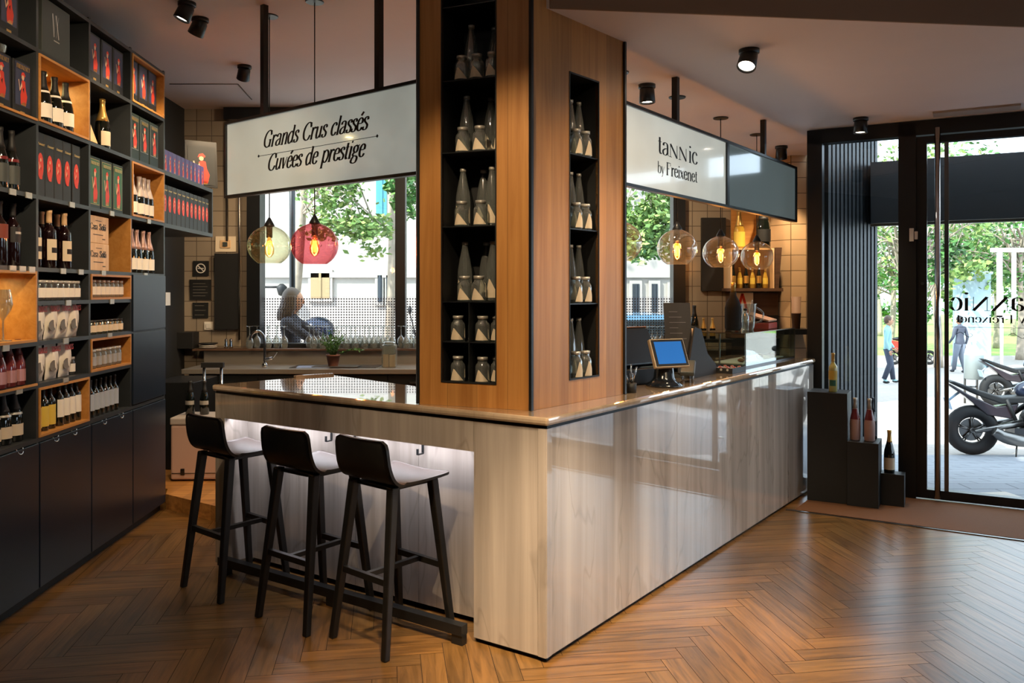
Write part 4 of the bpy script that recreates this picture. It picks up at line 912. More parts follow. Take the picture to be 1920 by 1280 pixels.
# second bay
def vxbox():
    t = thing('presentation_box', None, 'box'); MB().bb(-.15, .15, 0, .14, 0, .30).build('carton', M['greybox'], t, bevel=.002)
    mb = MB(); letters(mb, 'V', -.045, .12, .085, -.001, thick=.2, wx=.5); letters(mb, 'X', -.01, .12, .085, -.001, thick=.2, wx=.55); mb.bb(-.03, .03, -.0015, -.0005, .098, .104)
    mb.build('silver_lettering', M['silver'], t); return t
rowfill(1, 7, 'vx', vxbox, [.40], 'charcoal box lettered in silver, alone in top niche', None, y=.02)
rowfill(1, 6, 'ch1', champ(.043, .295, M['blackm'], M['paper'], (.60, .64, M['paper'])), [.36, .58, .80], 'dark champagne bottle with white label, # in lit wooden niche', 'champagne bottles in the lit niche', tb_=T1, ys=[.08, .08, .08])
rowfill(1, 6, 'ch1', None, [.20], 'champagne bottle half hidden at left side of lit wooden niche', None, tb_=T1, y=.16)
rowfill(1, 5, 'oval', carton(.090, .10, .335, M['blackbox'], M['red'], (.25, .72), ('Freixenet', .80), oval=True), [.10, .27, .44, .61, .80], 'tall black carton with red oval lady print, # of five', 'black cartons with red ovals', y=.02)
rowfill(1, 4, 'snake', wine(foil=M['linerZ'], label=M['cream'], lab=(.14, .5), stripe=(.35, .6, M['ink']), H=.315), [.10, .22, .38, .50, .68, .81], 'dark wine bottle with black scrawl on cream label, # of six', 'cream label wine bottles', ys=[.055, .13, .055, .13, .055, .13])
rowfill(1, 3, 'jarA', jar(.030, .11, M['silver'], M['paper'], JG['j1']), lin_(.08, .88, 8), 'silver lidded jar with white label, # on second bay narrow shelf', 'silver lidded jars in the second bay', y=.05)
def chips():
    t = thing('snack_bag', None, 'bag'); vs = []; nx, nz = 10, 12; W_, H_ = .122, .20
    for side in (-1, 1):
        for j in range(nz+1):
            for i in range(nx+1):
                a = i/nx*2-1; b = j/nz*2-1
                th = .034*(1-abs(a)**2.6)*(1-abs(b)**3.2)+.0006; wv = .004*math.sin(7*a+3*b)*(1-abs(b)**4)
                x = a*W_/2*(1-.08*(1-b*b)); vs.append((x, side*th+wv, (b+1)/2*H_))
    n = (nx+1); k = n*(nz+1); fs = []
    for s_ in (0, 1):
        for j in range(nz):
            for i in range(nx):
                q = [s_*k+j*n+i, s_*k+j*n+i+1, s_*k+(j+1)*n+i+1, s_*k+(j+1)*n+i]; fs.append(q if s_ == 0 else q[::-1])
    MB().add(vs, fs, 0, True).build('foil_pouch', plain('silver_beige_foil', 'e6decf', .45, 0), t)
    tm = MB(); letters(tm, 'TORRES', -.049, .152, .019, -.0335, fit=.098, thick=.34, thin=.2); tm.build('red_lettering', plain('brick_red_print', 'a02c24', .5), t)
    MB().add([(-.03+.042*math.cos(2*PI*i/12), -.0355+.001*(i % 2), .075+.030*math.sin(2*PI*i/12)) for i in range(12)], [tuple(range(12))]).build('printed_motif', plain('dull_print', '6d655a', .5), t)
    return t
rowfill(1, 2, 'chips', chips, [.16, .40, .62, .84], 'silver beige snack pouch, # of four in upper bag niche', 'snack pouches in the upper bag niche', y=.06)
rowfill(1, 1, 'chips', None, [.16, .42, .68], 'silver beige snack pouch, # of three in lower bag niche', 'snack pouches in the lower bag niche', y=.06)
rowfill(1, 1, 'jarB1', jar(.026, .10, M['silver'], M['paper'], JG['j1']), [.90], 'small white labelled jar right of lower snack pouches', None, y=.08)
rowfill(1, 0, 'oilY', lambda: bottle('oil_bottle', 'bottle', .028, .24, BORD, M['oil'], M['blackm'], .8, M['yellow'], (.1, .55)), [.12, .25, .38], 'slim dark oil bottle with yellow label, # of three', 'yellow label oil bottles', tb_=T1, y=.05)
rowfill(1, 0, 'oilW', lambda: bottle('oil_bottle', 'bottle', .027, .245, BORD, M['oil'], M['blackm'], .8, M['paper'], (.2, .6)), [.55, .67, .79, .91], 'slim dark oil bottle with pale label, # of four', 'pale label oil bottles', tb_=T1, y=.05)
# third bay
rowfill(2, 7, 'boxB', carton(.15, .12, .285, M['blackbox'], M['bluebox'], (.2, .96), tag_=True), [.17, .47, .76], 'black box with blue red-lady front, # of three below ceiling', 'blue fronted boxes below the ceiling', y=.02)
def winecase():
    t = thing('wooden_wine_case', None, 'box'); mb = MB().box((0, .10, .145), (.12, .02, .29), 0, 0, rx=-.35)
    mb.build('sliding_lid', M['linerZ'], t); MB().box((.0, .145, .150), (.12, .05, .29), 0, 0, rx=-.35).build('case', M['linerZ'], t)
    MB().box((.0, .0845, .16), (.05, .001, .08), 0, 0, rx=-.35).build('printed_label', M['greybox'], t); return t
rowfill(2, 6, 'wcase', winecase, [.22], 'pale wooden wine case leaning back beside gold foil bottle', None, y=.0, tb_=.006)
rowfill(2, 6, 'chgold', champ(.045, .32, M['gold'], M['cream'], foil_z=.56, lab=(.08, .36)), [.56], 'large champagne bottle with gold foil beside leaning wooden case', None, y=.07)
rowfill(2, 5, 'boxG', carton(.15, .12, .31, M['greenbox'], M['green'], (.08, .94), ('FREIXENET', .84), border=M['gold']), [.17, .46, .75], 'green box with red lady print, # of three above wooden crates', 'green boxes in the third bay', y=.02)
def crate(word='Casa Solà', sub='Gran Reserva'):
    t = thing('wooden_crate', None, 'crate'); MB().bb(-.14, .14, 0, .2, 0, .165).build('crate_body', M['linerZ'], t, bevel=.003)
    tm = MB(); letters(tm, 'Casa', -.11, .082, .026, -.001, fit=.10, thick=.2, thin=.06); letters(tm, 'Solà', .01, .082, .026, -.001, fit=.09, thick=.3, thin=.08); letters(tm, 'Terra', -.05, .045, .012, -.001, fit=.08, thick=.25, thin=.1) if False else tm.bb(-.07, .06, -.0012, -.0004, .05, .054)
    tm.bb(.05, .09, -.0012, -.0004, .025, .03).bb(-.04, .04, -.0012, -.0004, .135, .138)
    tm.build('stencilled_lettering', M['ink'], t); return t
if True:
    GL_S = GL['S']
    rowfill(2, 4, 'crate', crate, [.27], 'pale wooden crate with black lettering, lower of two stacked', 'stacked wooden crates', y=.02)
    rowfill(2, 4, 'crate', None, [.27], 'pale wooden crate with black lettering, upper of two stacked', 'stacked wooden crates', y=.022, z=ZB[4]+.166)
rowfill(2, 3, 'jarC', jar(.028, .105, M['silver'], M['paper'], JG['j3']), lin_(.10, .90, 8), 'silver lidded jar, # in narrow wooden niche', 'silver lidded jars in the narrow wooden niche', y=.05, tb_=T1)
rowfill(2, 2, 'jarD', jar(.030, .085, plain('black_lid', '1b1b1b', .4), M['cream'], JG['j2']), lin_(.08, .88, 7), 'short black lidded jar with cream label, # in its row', 'black lidded jars in the third bay', y=.05)
rowfill(2, 1, 'jarE', jar(.029, .115, M['silver'], M['silver'], JG['j3']), lin_(.08, .84, 7), 'silver topped jar, # in lower wooden niche of third bay', 'silver topped jars in the lower wooden niche', y=.05, tb_=T1)
rowfill(2, 0, 'oilS', lambda: bottle('oil_bottle', 'bottle', .025, .225, BORD, M['oil'], M['blackm'], .8, plain('cool_white_label', 'a9b4c2', .5), (.18, .62)), lin_(.06, .78, 7), 'small dark bottle with bluish white label, # of seven', 'bluish label bottles on the lowest shelf', y=.05)
# fourth bay
rowfill(3, 7, 'boxB', None, [.17, .47, .76], 'blue fronted lady box, # in wood lined top right niche', 'boxes in the wood lined top right niche', y=.03, tb_=T1)
rowfill(3, 6, 'boxH', carton(.155, .12, .31, M['greenbox'], M['greenbox'], (.24, .92), ('FREIXENET', .84), border=M['silver']), [.16, .46, .77], 'black-green box with framed red lady, # at right end', 'framed lady boxes in the fourth bay', y=.02)
rowfill(3, 5, 'cavaW', champ(.039, .285, plain('pale_foil', 'd6c8c0', .35, .3), M['paper'], foil_z=.50, lab=(.08, .34)), [.14, .30, .52, .66, .80], 'cava bottle with white foil, # in wooden niche of fourth bay', 'white foil bottles in the wooden niche', y=.07, tb_=T1)
rowfill(3, 4, 'cavaR', champ(.039, .30, plain('blush_foil', 'c9a49a', .35, .3), M['paper'], foil_z=.55, lab=(.08, .34)), [.10, .28, .44, .64, .82], 'cava bottle with blush foil, # above lift-up door', 'blush foil bottles above the lift-up door', y=.07)
# on the long wall shelf
n = 10
for i in range(n):
    put('boxP', carton(.085, .10, .165, M['purplebox'], M['purplebox'], (.05, .95)), sh(2.42+i*.092, .02, ZB[6]+.0005), rzW, 'small purple lady box, '+nth(i, n)+' on upper wall shelf', 'purple boxes on the upper wall shelf')
n = 11
for i in range(n):
    put('oval2', carton(.088, .10, .29, M['blackbox'], M['red'], (.30, .78), ('Freixenet', .84), oval=True), sh(2.41+i*.096, .02, ZB[5]+.0005), rzW, 'black oval-print carton, '+nth(i, n)+' on lower wall shelf', 'black cartons on the lower wall shelf')
def poster():
    t = thing('framed_poster', None, 'poster'); b = MB().box((0, .02, .20), (.26, .018, .40), 0, 0, rx=-.12); b.build('board', M['blackbox'], t)
    mb = MB(); ladyprint(mb, -.11, .11, .02, .36, 0, 0); o = mb.build('printed_front', [plain('dark_poster_print', '24282a', .6), M['red'], M['pale'], M['ink'], M['gold']], t); o.rotation_euler = (-.12, 0, 0); o.location = (0, -.0165, .0); return t
put('poster', poster, sh(3.36, .06, ZB[6]+.004), rzW-1.05, 'dark poster board of red lady leaning at end of upper wall shelf', None)

# ---------------------------------------------------------------- bar stools
def stool():
    t = thing('bar_stool', None, 'bar stool')
    # seat shell: profile in (y forward = -y, z) from front edge to top of back
    prof = [(p.x, p.y) for p in [Vector((a[0], a[1], 0)) for a in [(q.x, q.y) for q in cr([(-.185, .748, 0), (-.12, .742, 0), (0, .738, 0), (.09, .742, 0), (.145, .765, 0), (.175, .81, 0), (.192, .87, 0), (.203, .945, 0)], 4)]]]
    n = len(prof); m = 12; top = []; bot = []
    for j, (y, z) in enumerate(prof):
        f = j/(n-1)
        hw = .195 if f < .5 else .195-.012*(f-.5)*2
        if f > .90: hw -= .035*(1-math.sqrt(max(0, 1-((f-.90)/.10)**2)))
        if f < .06: hw -= .02*(1-math.sqrt(max(0, 1-((.06-f)/.06)**2)))
        dy, dz = prof[min(j+1, n-1)][0]-prof[max(j-1, 0)][0], prof[min(j+1, n-1)][1]-prof[max(j-1, 0)][1]
        l_ = math.hypot(dy, dz); ny, nz = dz/l_, -dy/l_
        for i in range(m+1):
            a = i/m*2-1; bow = .012*(a*a) if f < .45 else .0
            back = -.018*(a*a)*max(0, (f-.5)*2)
            top.append((a*hw, y+back, z+bow)); bot.append((a*hw*.985, y+back+ny*.013, z+bow+nz*.013))
    k = (m+1)*n; sm = []; sb = []
    for j in range(n-1):
        for i in range(m):
            q = j*(m+1)+i; sm.append((q, q+1, q+m+2, q+m+1)); sb.append((q+m+1, q+m+2, q+1, q))
    edge = []
    ring = [i for i in range(m+1)]+[j*(m+1)+m for j in range(1, n)]+[(n-1)*(m+1)+i for i in range(m-1, -1, -1)]+[j*(m+1) for j in range(n-2, 0, -1)]
    mb = MB(); mb.add(top, sm, 0, True); mb.v += bot; b0 = k
    for f_ in sb: mb.f.append([b0+i for i in f_]); mb.m.append(1); mb.sm.append(True)
    for a, b in zip(ring, ring[1:]+ring[:1]): mb.f.append([a, b, b0+b, b0+a]); mb.m.append(1); mb.sm.append(False)
    mb.build('seat_shell', [M['seatw'], M['stoolw']], t)
    MB().box((0, 0, .7165), (.25, .24, .018)).build('seat_frame', M['stoolw'], t, bevel=.004)
    def leg(sx, sy):
        p0 = Vector((sx*.135, sy*.12, .731)); p1 = Vector((sx*.185, sy*.205 if sy > 0 else sy*.20, .0)); b = MB(); vs = []
        for p, r in ((p0, .021), (p1, .0155)):
            vs += [(p.x+r, p.y+r, p.z), (p.x-r, p.y+r, p.z), (p.x-r, p.y-r, p.z), (p.x+r, p.y-r, p.z)]
        b.add(vs, [(0, 1, 2, 3), (7, 6, 5, 4), (0, 4, 5, 1), (1, 5, 6, 2), (2, 6, 7, 3), (3, 7, 4, 0)])
        b.build('leg', M['stoolw'], t, bevel=.006)
    for sx in (-1, 1):
        for sy in (-1, 1): leg(sx, sy)
    zz = .32; f = (.728-zz)/.728
    xx = .135+.05*f; y1 = .12+.085*f; y0 = -(.12+.08*f)
    MB().bb(-xx, xx, y1-.011, y1+.011, zz-.014, zz+.014).build('rear_stretcher', M['stoolw'], t)
    MB().bb(-xx, xx, y0-.011, y0+.011, zz-.014, zz+.014).build('front_stretcher', M['stoolw'], t)
    MB().bb(-.012, .012, y0+.011, y1-.011, zz-.011, zz+.011).build('middle_stretcher', M['stoolw'], t)
    return t
for i, ((mx, my), (fx, fy), lb) in enumerate((((-1.637, 4.33), (.64, .77), 'leftmost dark wooden bar stool, beside left end of the bar'), ((-1.10, 3.925), (.61, .79), 'middle dark wooden bar stool between the two others'), ((-.688, 3.675), (.655, .755), 'rightmost dark wooden bar stool, nearest bar corner'))):
    f_ = Vector((fx, fy, 0)).normalized(); c = Vector((mx, my, 0))+f_*.205
    put('stool', stool, c, math.atan2(f_.y, f_.x)+PI/2, lb, 'dark wooden bar stools at the short bar')

# ---------------------------------------------------------------- clear bottles and jars in the column niches
def niche(p, rz, x, y, z):
    c, s = math.cos(rz), math.sin(rz); return Vector((p.x+c*x-s*y, p.y+s*x+c*y, z+.0005))
tallb = clear(.036, .285, WATER, name='water_bottle'); smallj = clear(.035, .118, JAR, lh=.5, name='glass_jar', cat='jar')
slim = clear(.030, .29, WATER, name='slim_bottle', lh=.30); miniB = clear(.033, .128, JAR, lh=.62, name='glass_jar', cat='jar')
rowsL = [(1.908-.0, 'in third tier from bottom'),]
LW = NL1-NL0
tiers = [(1.552, 'third', [.055, .135, .205, .265], [.10, .175]), (1.908, 'fourth', [.045, .12, .20, .262], [.085, .185]), (2.259, 'fifth', [.065, .16, .245], [.09, .18]), (2.60, 'sixth', [.09, .18, .25], [.085, .165, .247])]
for z, nm, xs, js in tiers:
    for i, x in enumerate(xs):
        put('tallb', tallb, niche(fl_[0], fl_[1], NL0+x+.01 if x < .25 else NL0+.247, .125 if i % 2 == 0 else .20, z), fl_[1]+.25*(i % 3-1), 'tall clear bottle in left column niche, '+nth(i, len(xs))+' on the '+nm+' tier up', 'clear bottles in the left column niche')
    for i, x in enumerate(js):
        put('smallj', smallj, niche(fl_[0], fl_[1], min(NL0+x, NL1-.04), .05, z), fl_[1]+.2, 'clear jar with pointed label, '+nth(i, len(js))+' in front on the '+nm+' tier of left niche', 'clear jars in the left column niche')
for z, nm in ((1.168, 'lowest'), (1.362, 'second')):
    for i, x in enumerate((.06, .113, .19, .255)):
        put('smallj', smallj, niche(fl_[0], fl_[1], min(NL0+x, NL1-.038), (.06, .14, .06, .10)[i], z), fl_[1]+.2, 'clear jar with pointed label, '+nth(i, 4)+' on the '+nm+' tier of left niche', 'clear jars in the left column niche')
for z, nm in ((1.171, 'lowest'), (1.541, 'second'), (1.906, 'third'), (2.27, 'top')):
    for i, x in enumerate((.075, .175)):
        put('slim', slim, niche(fr_2[0], fr_2[1], NR0+.153+.070*i, .101, z), fr_2[1], 'tall slim clear bottle, '+nth(i, 2)+' behind on '+nm+' tier of right niche', 'slim bottles in the right column niche')
        put('miniB', miniB, niche(fr_2[0], fr_2[1], NR0+.108+.081*i, .037, z), fr_2[1], 'small clear jar, '+nth(i, 2)+' in front on '+nm+' tier of right niche', 'jars in the right column niche')

# ---------------------------------------------------------------- back bar below the window
DB_ = 7.45; ZC = .894
bb_ = thing('back_counter', 'long steel topped back counter with dark cabinet doors under window', 'counter', (0, 0, 0))
MB().bb(-3.0, 2.45, DB_, BW-.003, ZC-.045, ZC).build('worktop', M['steeltop'], bb_, bevel=.004)
MB().bb(-3.0, 2.45, BW-.20, BW-.003, ZC, ZC+.13).build('upstand', M['steeltop'], bb_)
MB().bb(-2.95, 2.40, DB_+.05, BW-.003, .12, ZC-.045).build('cabinet_body', M['blackm'], bb_)
for i in range(9):
    x0 = -2.9+i*.59
    d_ = MB().bb(x0+.004, x0+.584, DB_+.025, DB_+.05, .16, ZC-.06).build('cabinet_door', M['steeltop'] if i in (4, 5) else M['black'], bb_)
    MB().bb(x0+.2, x0+.38, DB_+.005, DB_+.02, ZC-.13, ZC-.115).build('door_handle', M['steel'], d_)
MB().bb(-2.05, -1.25, DB_+.10, DB_+.42, ZC-.001, ZC+.004).build('sink_rim', M['steel'], bb_)
struct(MB().bb(-3.1, 1.75, BW-.24, BW-.001, ZC+.131, WZ0-.006).build('window_sill', M['brownwood']))
SZ = WZ0-.0055
fa = thing('kitchen_faucet', 'chrome swan neck faucet at the sink under window', 'faucet', (at(494, 686, 7.62).x, 7.66, ZC))
MB().lathe([(.028, 0), (.028, .02), (.018, .04)], 16).build('base', M['chrome'], fa)
MB().tube(cr([(0, 0, .03), (0, 0, .2), (-.005, 0, .28), (-.05, -.02, .335), (-.105, -.04, .31), (-.125, -.045, .25)], 6), .0125, 10).build('spout', M['chrome'], fa)
MB().tube([(0, 0, .07), (.08, -.02, .085)], .014, 10).tube([(.08, -.02, .085), (.12, -.02, .14)], .007, 8).build('lever_handle', M['chrome'], fa)
# upturned wine glasses on the sill
def upglass():
    t = thing('wine_glass', None, 'glass')
    MB().lathe([(.026, 0), (.034, .03), (.038, .06), (.034, .09), (.014, .118), (.0045, .128), (.004, .205), (.012, .212), (.034, .217), (.034, .219)], 16, cap=False).build('bowl_and_stem', M['clearb'], t); return t
xs = [468, 482, 503, 519, 533]+[580+i*8.4 for i in range(5)]+[632+i*8.6 for i in range(13)]+[752, 762, 772, 781]
for i, u in enumerate(xs):
    y = BW-.16 if i % 2 == 0 else BW-.09
    x = at(u, 600, y).x
    put('upglass', upglass, (x, y, SZ), 0, 'upturned clear wine glass on window sill, '+nth(i, len(xs)), 'upturned wine glasses on the sill')
xs = [1178+i*9 for i in range(8)]
for i, u in enumerate(xs):
    y = BW-.16 if i % 2 == 0 else BW-.09
    put('upglass', None, (at(u, 600, y).x, y, SZ), 0, 'upturned clear wine glass on sill right of column, '+nth(i, len(xs)), 'upturned wine glasses on the right part of the sill')
# potted herb
pp = thing('potted_herb', 'bushy green herb in small brown pot on magazines under window', 'plant', (at(623, 690, 7.62).x, 7.66, ZC+.013))
MB().lathe([(.045, 0), (.062, .09), (.066, .09), (.066, .105), (.058, .105), (.052, .085)], 18, cap=False).lathe([(.001, .088), (.056, .088)], 18, cap=False).build('pot', M['terracotta'], pp)
rg = random.Random(11); mb = MB(); st = MB()
for k in range(46):
    a = rg.uniform(0, 2*PI); ln = rg.uniform(.12, .25); lean = rg.uniform(.05, .75)
    if k < 5: a = rg.uniform(-.3, .3); ln = .26; lean = 1.35
    d = Vector((math.cos(a)*math.sin(lean), math.sin(a)*math.sin(lean)*.6, math.cos(lean)))
    p0 = Vector((math.cos(a)*.02, math.sin(a)*.02, .09)); p1 = p0+d*ln; pm = p0+d*ln*.5+Vector((0, 0, .03))
    st.tube([p0, pm, p1], .0016, 4)
    for q in range(10):
        f = .25+.75*q/9; c = p0.lerp(pm, f*2) if f < .5 else pm.lerp(p1, f*2-1)
        s_ = rg.uniform(.012, .022); n1 = Vector((rg.uniform(-1, 1), rg.uniform(-1, 1), rg.uniform(-.4, 1))).normalized(); n2 = n1.cross(Vector((rg.uniform(-1, 1), rg.uniform(-1, 1), .3))).normalized()
        mb.add([c, c+n1*s_*.6+n2*s_*.35, c+n1*s_*1.4, c+n1*s_*.6-n2*s_*.35], [(0, 1, 2, 3)])
st.build('stems', M['leafd'], pp); mb.build('foliage', M['leafd'], pp)
mg = MB(); c0 = Vector((at(615, 690, 7.6).x, 7.64, ZC+.001))
tag(MB().box((c0.x-.14, c0.y, c0.z+.003), (.30, .22, .006), .15).build('magazine', plain('bluish_cover', '8b9cc0', .3)), 'blue and white magazine under left side of potted herb', 'magazine')
tag(MB().box((c0.x+.07, c0.y+.01, c0.z+.009), (.42, .20, .005), -.06).build('magazine', plain('dark_cover', '4a4744', .35)), 'dark magazine directly under herb pot', 'magazine')
cj = thing('storage_jar', 'clear canister of beige bags on right end of back counter', 'jar', (at(729, 690, 7.62).x, 7.66, ZC+.0005))
MB().bb(-.068, .068, -.05, .05, 0, .21).build('container', M['clearb'], cj, bevel=.012)
MB().bb(-.055, -.003, -.035, .035, .004, .12).bb(.003, .055, -.035, .035, .004, .115).build('beige_packets', M['linerZ'], cj)
MB().bb(-.05, .05, -.035, .035, .125, .19).build('grey_packet', plain('grey_green_packet', '6f7a70', .6), cj)
MB().lathe([(.06, .2105), (.055, .235), (.001, .24)], 20).build('lid', M['clearb'], cj)
# small things on the left end of the sill
pt = thing('plate_stack', 'stack of black and white plates on the dark ledge', 'plates', (at(388, 645, 8.05).x, 8.08, SZ))
MB().lathe([(.05, 0), (.085, .012), (.085, .016)], 24).lathe([(.05, .017), (.085, .028), (.085, .032)], 24).build('white_plates', M['white'], pt)
MB().lathe([(.05, .033), (.092, .046), (.092, .052), (.001, .05)], 24).build('dark_plate', M['blackm'], pt)
for i, u in enumerate((422, 431)):
    put('shaker', lambda: (lambda t: (MB().lathe([(.018, 0), (.02, .02), (.012, .05), (.015, .075), (.013, .09), (.001, .095)], 14).build('body', M['chrome'], t), t)[1])(thing('shaker', None, 'shaker')), (at(u, 640, 8.05).x, 8.08, SZ), 0, 'small chrome shaker on ledge, '+('left' if i == 0 else 'right')+' of the pair', 'chrome shakers')
o = tag(MB().bb(at(336, 640, 8.06).x, at(367, 640, 8.06).x, 7.99, 8.15, SZ, SZ+.16).build('storage_box', M['blackm'], bevel=.004), 'plain black box on left end of dark ledge', 'box')
# signs, switch, panel and socket board on the tiled wall
def wallboard(name, cat, label, u0, u1, v0, v1, m, th=.012, art=None):
    a, b = at(u0, v0, BW-th), at(u1, v1, BW-th)
    t = thing(name, label, cat, ((a.x+b.x)/2, BW-.001, (a.z+b.z)/2)); w_, h_ = (b.x-a.x)/2, (a.z-b.z)/2
    MB().bb(-w_, w_, -th, 0, -h_, h_).build('board', m, t)
    if art: art(t, w_, h_, -th-.0008)
    return t
def nosmoke(t, w_, h_, y):
    mb = MB(); n = 28; r0, r1 = h_*.52, h_*.66
    vs = [(r*math.cos(2*PI*i/n), y, r*math.sin(2*PI*i/n)) for i in range(n) for r in (r0, r1)]
    mb.add(vs, [(2*i, 2*i+1, (2*i+3) % (2*n), (2*i+2) % (2*n)) for i in range(n)])
    mb.box((0, y, 0), (h_*1.15, .0006, h_*.12), 0, 0, ry=.78); mb.box((0, y-.0002, 0), (h_*.8, .0006, h_*.12), 0, 0)
    mb.build('no_smoking_symbol', M['white'], t)
def lines(n, m='silver'):
    def f(t, w_, h_, y):
        mb = MB()
        for i in range(n): mb.bb(-w_*.7, w_*(.7 if i % 2 else .5), y, y+.0005, h_*(.6-1.2*i/(n-1))-.003, h_*(.6-1.2*i/(n-1))+.003)
        mb.build('printed_lines', plain('dull_lettering', '5d5b56', .6), t)
    return f
wallboard('wall_sign', 'sign', 'square black no smoking sign on tiled wall', 362, 391, 489, 517, M['blackm'], art=nosmoke)
wallboard('wall_sign', 'sign', 'wide black notice below no smoking sign', 356, 395, 524, 562, M['blackm'], art=lines(5))
wallboard('wall_sign', 'sign', 'lowest black notice on tiled wall above light switch', 361, 390, 567, 596, M['blackm'], art=lines(3))
def rock(t, w_, h_, y): MB().bb(-w_*.6, w_*.6, y-.006, y, -h_*.6, h_*.6).build('rocker', M['white'], t)
wallboard('light_switch', 'switch', 'pale light switch on the left tiled wall', 383, 399, 603, 618, M['paper'], art=rock)
wallboard('wall_panel', 'panel', 'tall black panel on tiled wall left of window', 402, 446, 475, 617, M['blackm'], th=.05)
def sock(t, w_, h_, y): MB().bb(-w_*.5, w_*.5, y-.008, y, -h_*.5, h_*.5).build('frame', M['linerZ'], t); MB().bb(-w_*.22, w_*.22, y-.02, y-.008, -h_*.3, h_*.25).build('socket', M['greybox'], t)
wallboard('socket_board', 'socket', 'pale board with dark socket above tall black wall panel', 404, 442, 443, 472, M['cream'], art=sock)
wallboard('wall_panel', 'panel', 'tall black panel on tiled wall behind the clear globe pendants', 1316, 1361, 408, 545, M['blackm'], th=.05)
for i, (u, nm) in enumerate(((425, 'left'), (448, 'right'))):
    a = at(u, 250, BW-.03); tag(MB().tube([(a.x, BW-.02, 2.1 if i == 0 else 1.12), (a.x, BW-.02, 3.29)], .012, 8).build('wall_conduit', M['steel']), 'thin grey conduit running up the tiled wall, '+nm+' one', 'pipe')
o = MB().bb(-.02, .02, -.05, .05, -.06, .06).build('intercom', M['white']); p = shx(7.6, .57); o.location = (p.x, p.y, 1.53); tag(o, 'small pale handset box on dark left wall', 'intercom')
# cool box with trolley handle and bottles
cb = thing('trolley_cool_box', 'pale pink cool box with tall trolley handle on raised floor', 'cool box', (at(372, 905, 6.5).x, 6.60, .111), .04)
MB().bb(-.20, .22, -.16, .16, .012, .44).build('box_body', plain('pale_pink_plastic', 'b89a8c', .5), cb, bevel=.015)
MB().bb(-.205, .225, -.165, .165, .4405, .50).build('lid', plain('pale_grey_lid', 'a8a09a', .5), cb, bevel=.012)
MB().bb(-.12, -.09, -.168, -.16, .05, .10).bb(-.19, .21, -.163, -.16, .06, .066).build('latch', M['steel'], cb)
hd = MB().tube([(-.055, .19, .05), (-.055, .19, .87)], .012, 8).tube([(.085, .19, .05), (.085, .19, .87)], .012, 8).build('trolley_handle', M['chrome'], cb)
MB().bb(-.075, .105, .17, .21, .86, .90).build('grip', M['blackm'], hd)
MB().lathe([(.03, -.015), (.03, .015)], 14, (-.15, .1, .03), M=Matrix.Rotation(PI/2, 3, 'Y')).lathe([(.03, -.015), (.03, .015)], 14, (.17, .1, .03), M=Matrix.Rotation(PI/2, 3, 'Y')).build('wheel', M['tyre'], cb)
for i, u in enumerate((352, 379)):
    q = at(u, 800, 6.55); put('trolleyb', champ(.036, .27, M['blackm'], M['silver'], lab=(.3, .42)), (q.x, 6.60, .111+.5005), 0, 'dark bottle on cool box lid, '+('left' if i == 0 else 'right')+' of trolley handle tube', 'bottles on the cool box')
# dark fridge cabinet in the corner
tag(MB().bb(-3.02, -2.66, 6.86, 7.42, .111, .84).build('under_counter_fridge', M['black'], bevel=.006), 'dark under-counter fridge between shelving and back counter', 'fridge')

# ---------------------------------------------------------------- things on the long bar
def con(a, b, z=HT+.0006): return ctr(a, b, z)
def rot_tilt(o, rx): o.rotation_euler = (rx, 0, 0)
# counter tablet on stand
q = con(1.37, .115); tp = thing('tablet_register', 'tablet register with bright blue screen on black stand near column', 'tablet', q, .42)
# local -y faces the customer side
MB().lathe([(.105, 0), (.105, .012), (.075, .03), (.06, .05), (.052, .12), (.03, .15)], 28).build('stand', plain('glossy_black_stand', '121a22', .15, coat=.5), tp)
tb_ = thing('x', None, None); bpy.data.objects.remove(tb_)
cs = MB().bb(-.115, .115, -.012, .014, -.085, .085).build('tablet_case', plain('beige_tablet_edge', 'b39e80', .4), tp, (0, -.045, .19), bevel=.005); rot_tilt(cs, -.42)
MB().bb(-.108, .108, -.0145, -.0122, -.078, .078).build('bezel', M['ink'], cs)
MB().bb(-.092, .092, -.0155, -.0147, -.066, .066).build('screen', M['screen'], cs)
# back of the large register
q = con(1.43, .36); rg_ = thing('cash_register', 'large black till with slanted monitor seen beside oak column', 'cash register', q, rzA-.25)
MB().bb(-.17, .17, -.115, .115, 0, .09).build('drawer_base', M['blackm'], rg_, bevel=.006)
MB().slab([(-.05, .09), (.05, .09), (.03, .2), (-.03, .2)], -.03, .05).build('neck', M['blackm'], rg_)
mo = MB().bb(-.175, .175, -.02, .025, -.11, .13).build('monitor', M['black'], rg_, (0, -.02, .20), bevel=.01); rot_tilt(mo, -.5)
MB().bb(-.165, .165, -.021, .026, .1305, .136).build('copper_edge', plain('copper_edge', 'b07a5a', .3, .6), mo)
# card terminal cradle
q = con(1.68, .11, HT+.004); ct = thing('payment_terminal', 'grey payment terminal in low cradle beside blue-screen tablet', 'payment terminal', q, rzA-1.2)
MB().bb(-.045, .045, -.09, .09, -.012, .018).build('terminal_body', M['greybox'], ct, (0, 0, .075), bevel=.01).rotation_euler = (.35, 0, 0)
MB().tube([(-.03, -.05, 0), (-.03, -.03, .05)], .006, 6).tube([(.03, -.05, 0), (.03, -.03, .05)], .006, 6).tube([(-.03, .06, 0), (-.03, .05, .085)], .006, 6).tube([(.03, .06, 0), (.03, .05, .085)], .006, 6).build('cradle_legs', M['steel'], ct)
MB().tube(cr([(-.045, -.1, .05), (-.05, -.02, .11), (-.05, .1, .12), (-.045, .15, .08)]), .007, 6).build('cradle_bow', M['blackm'], ct)
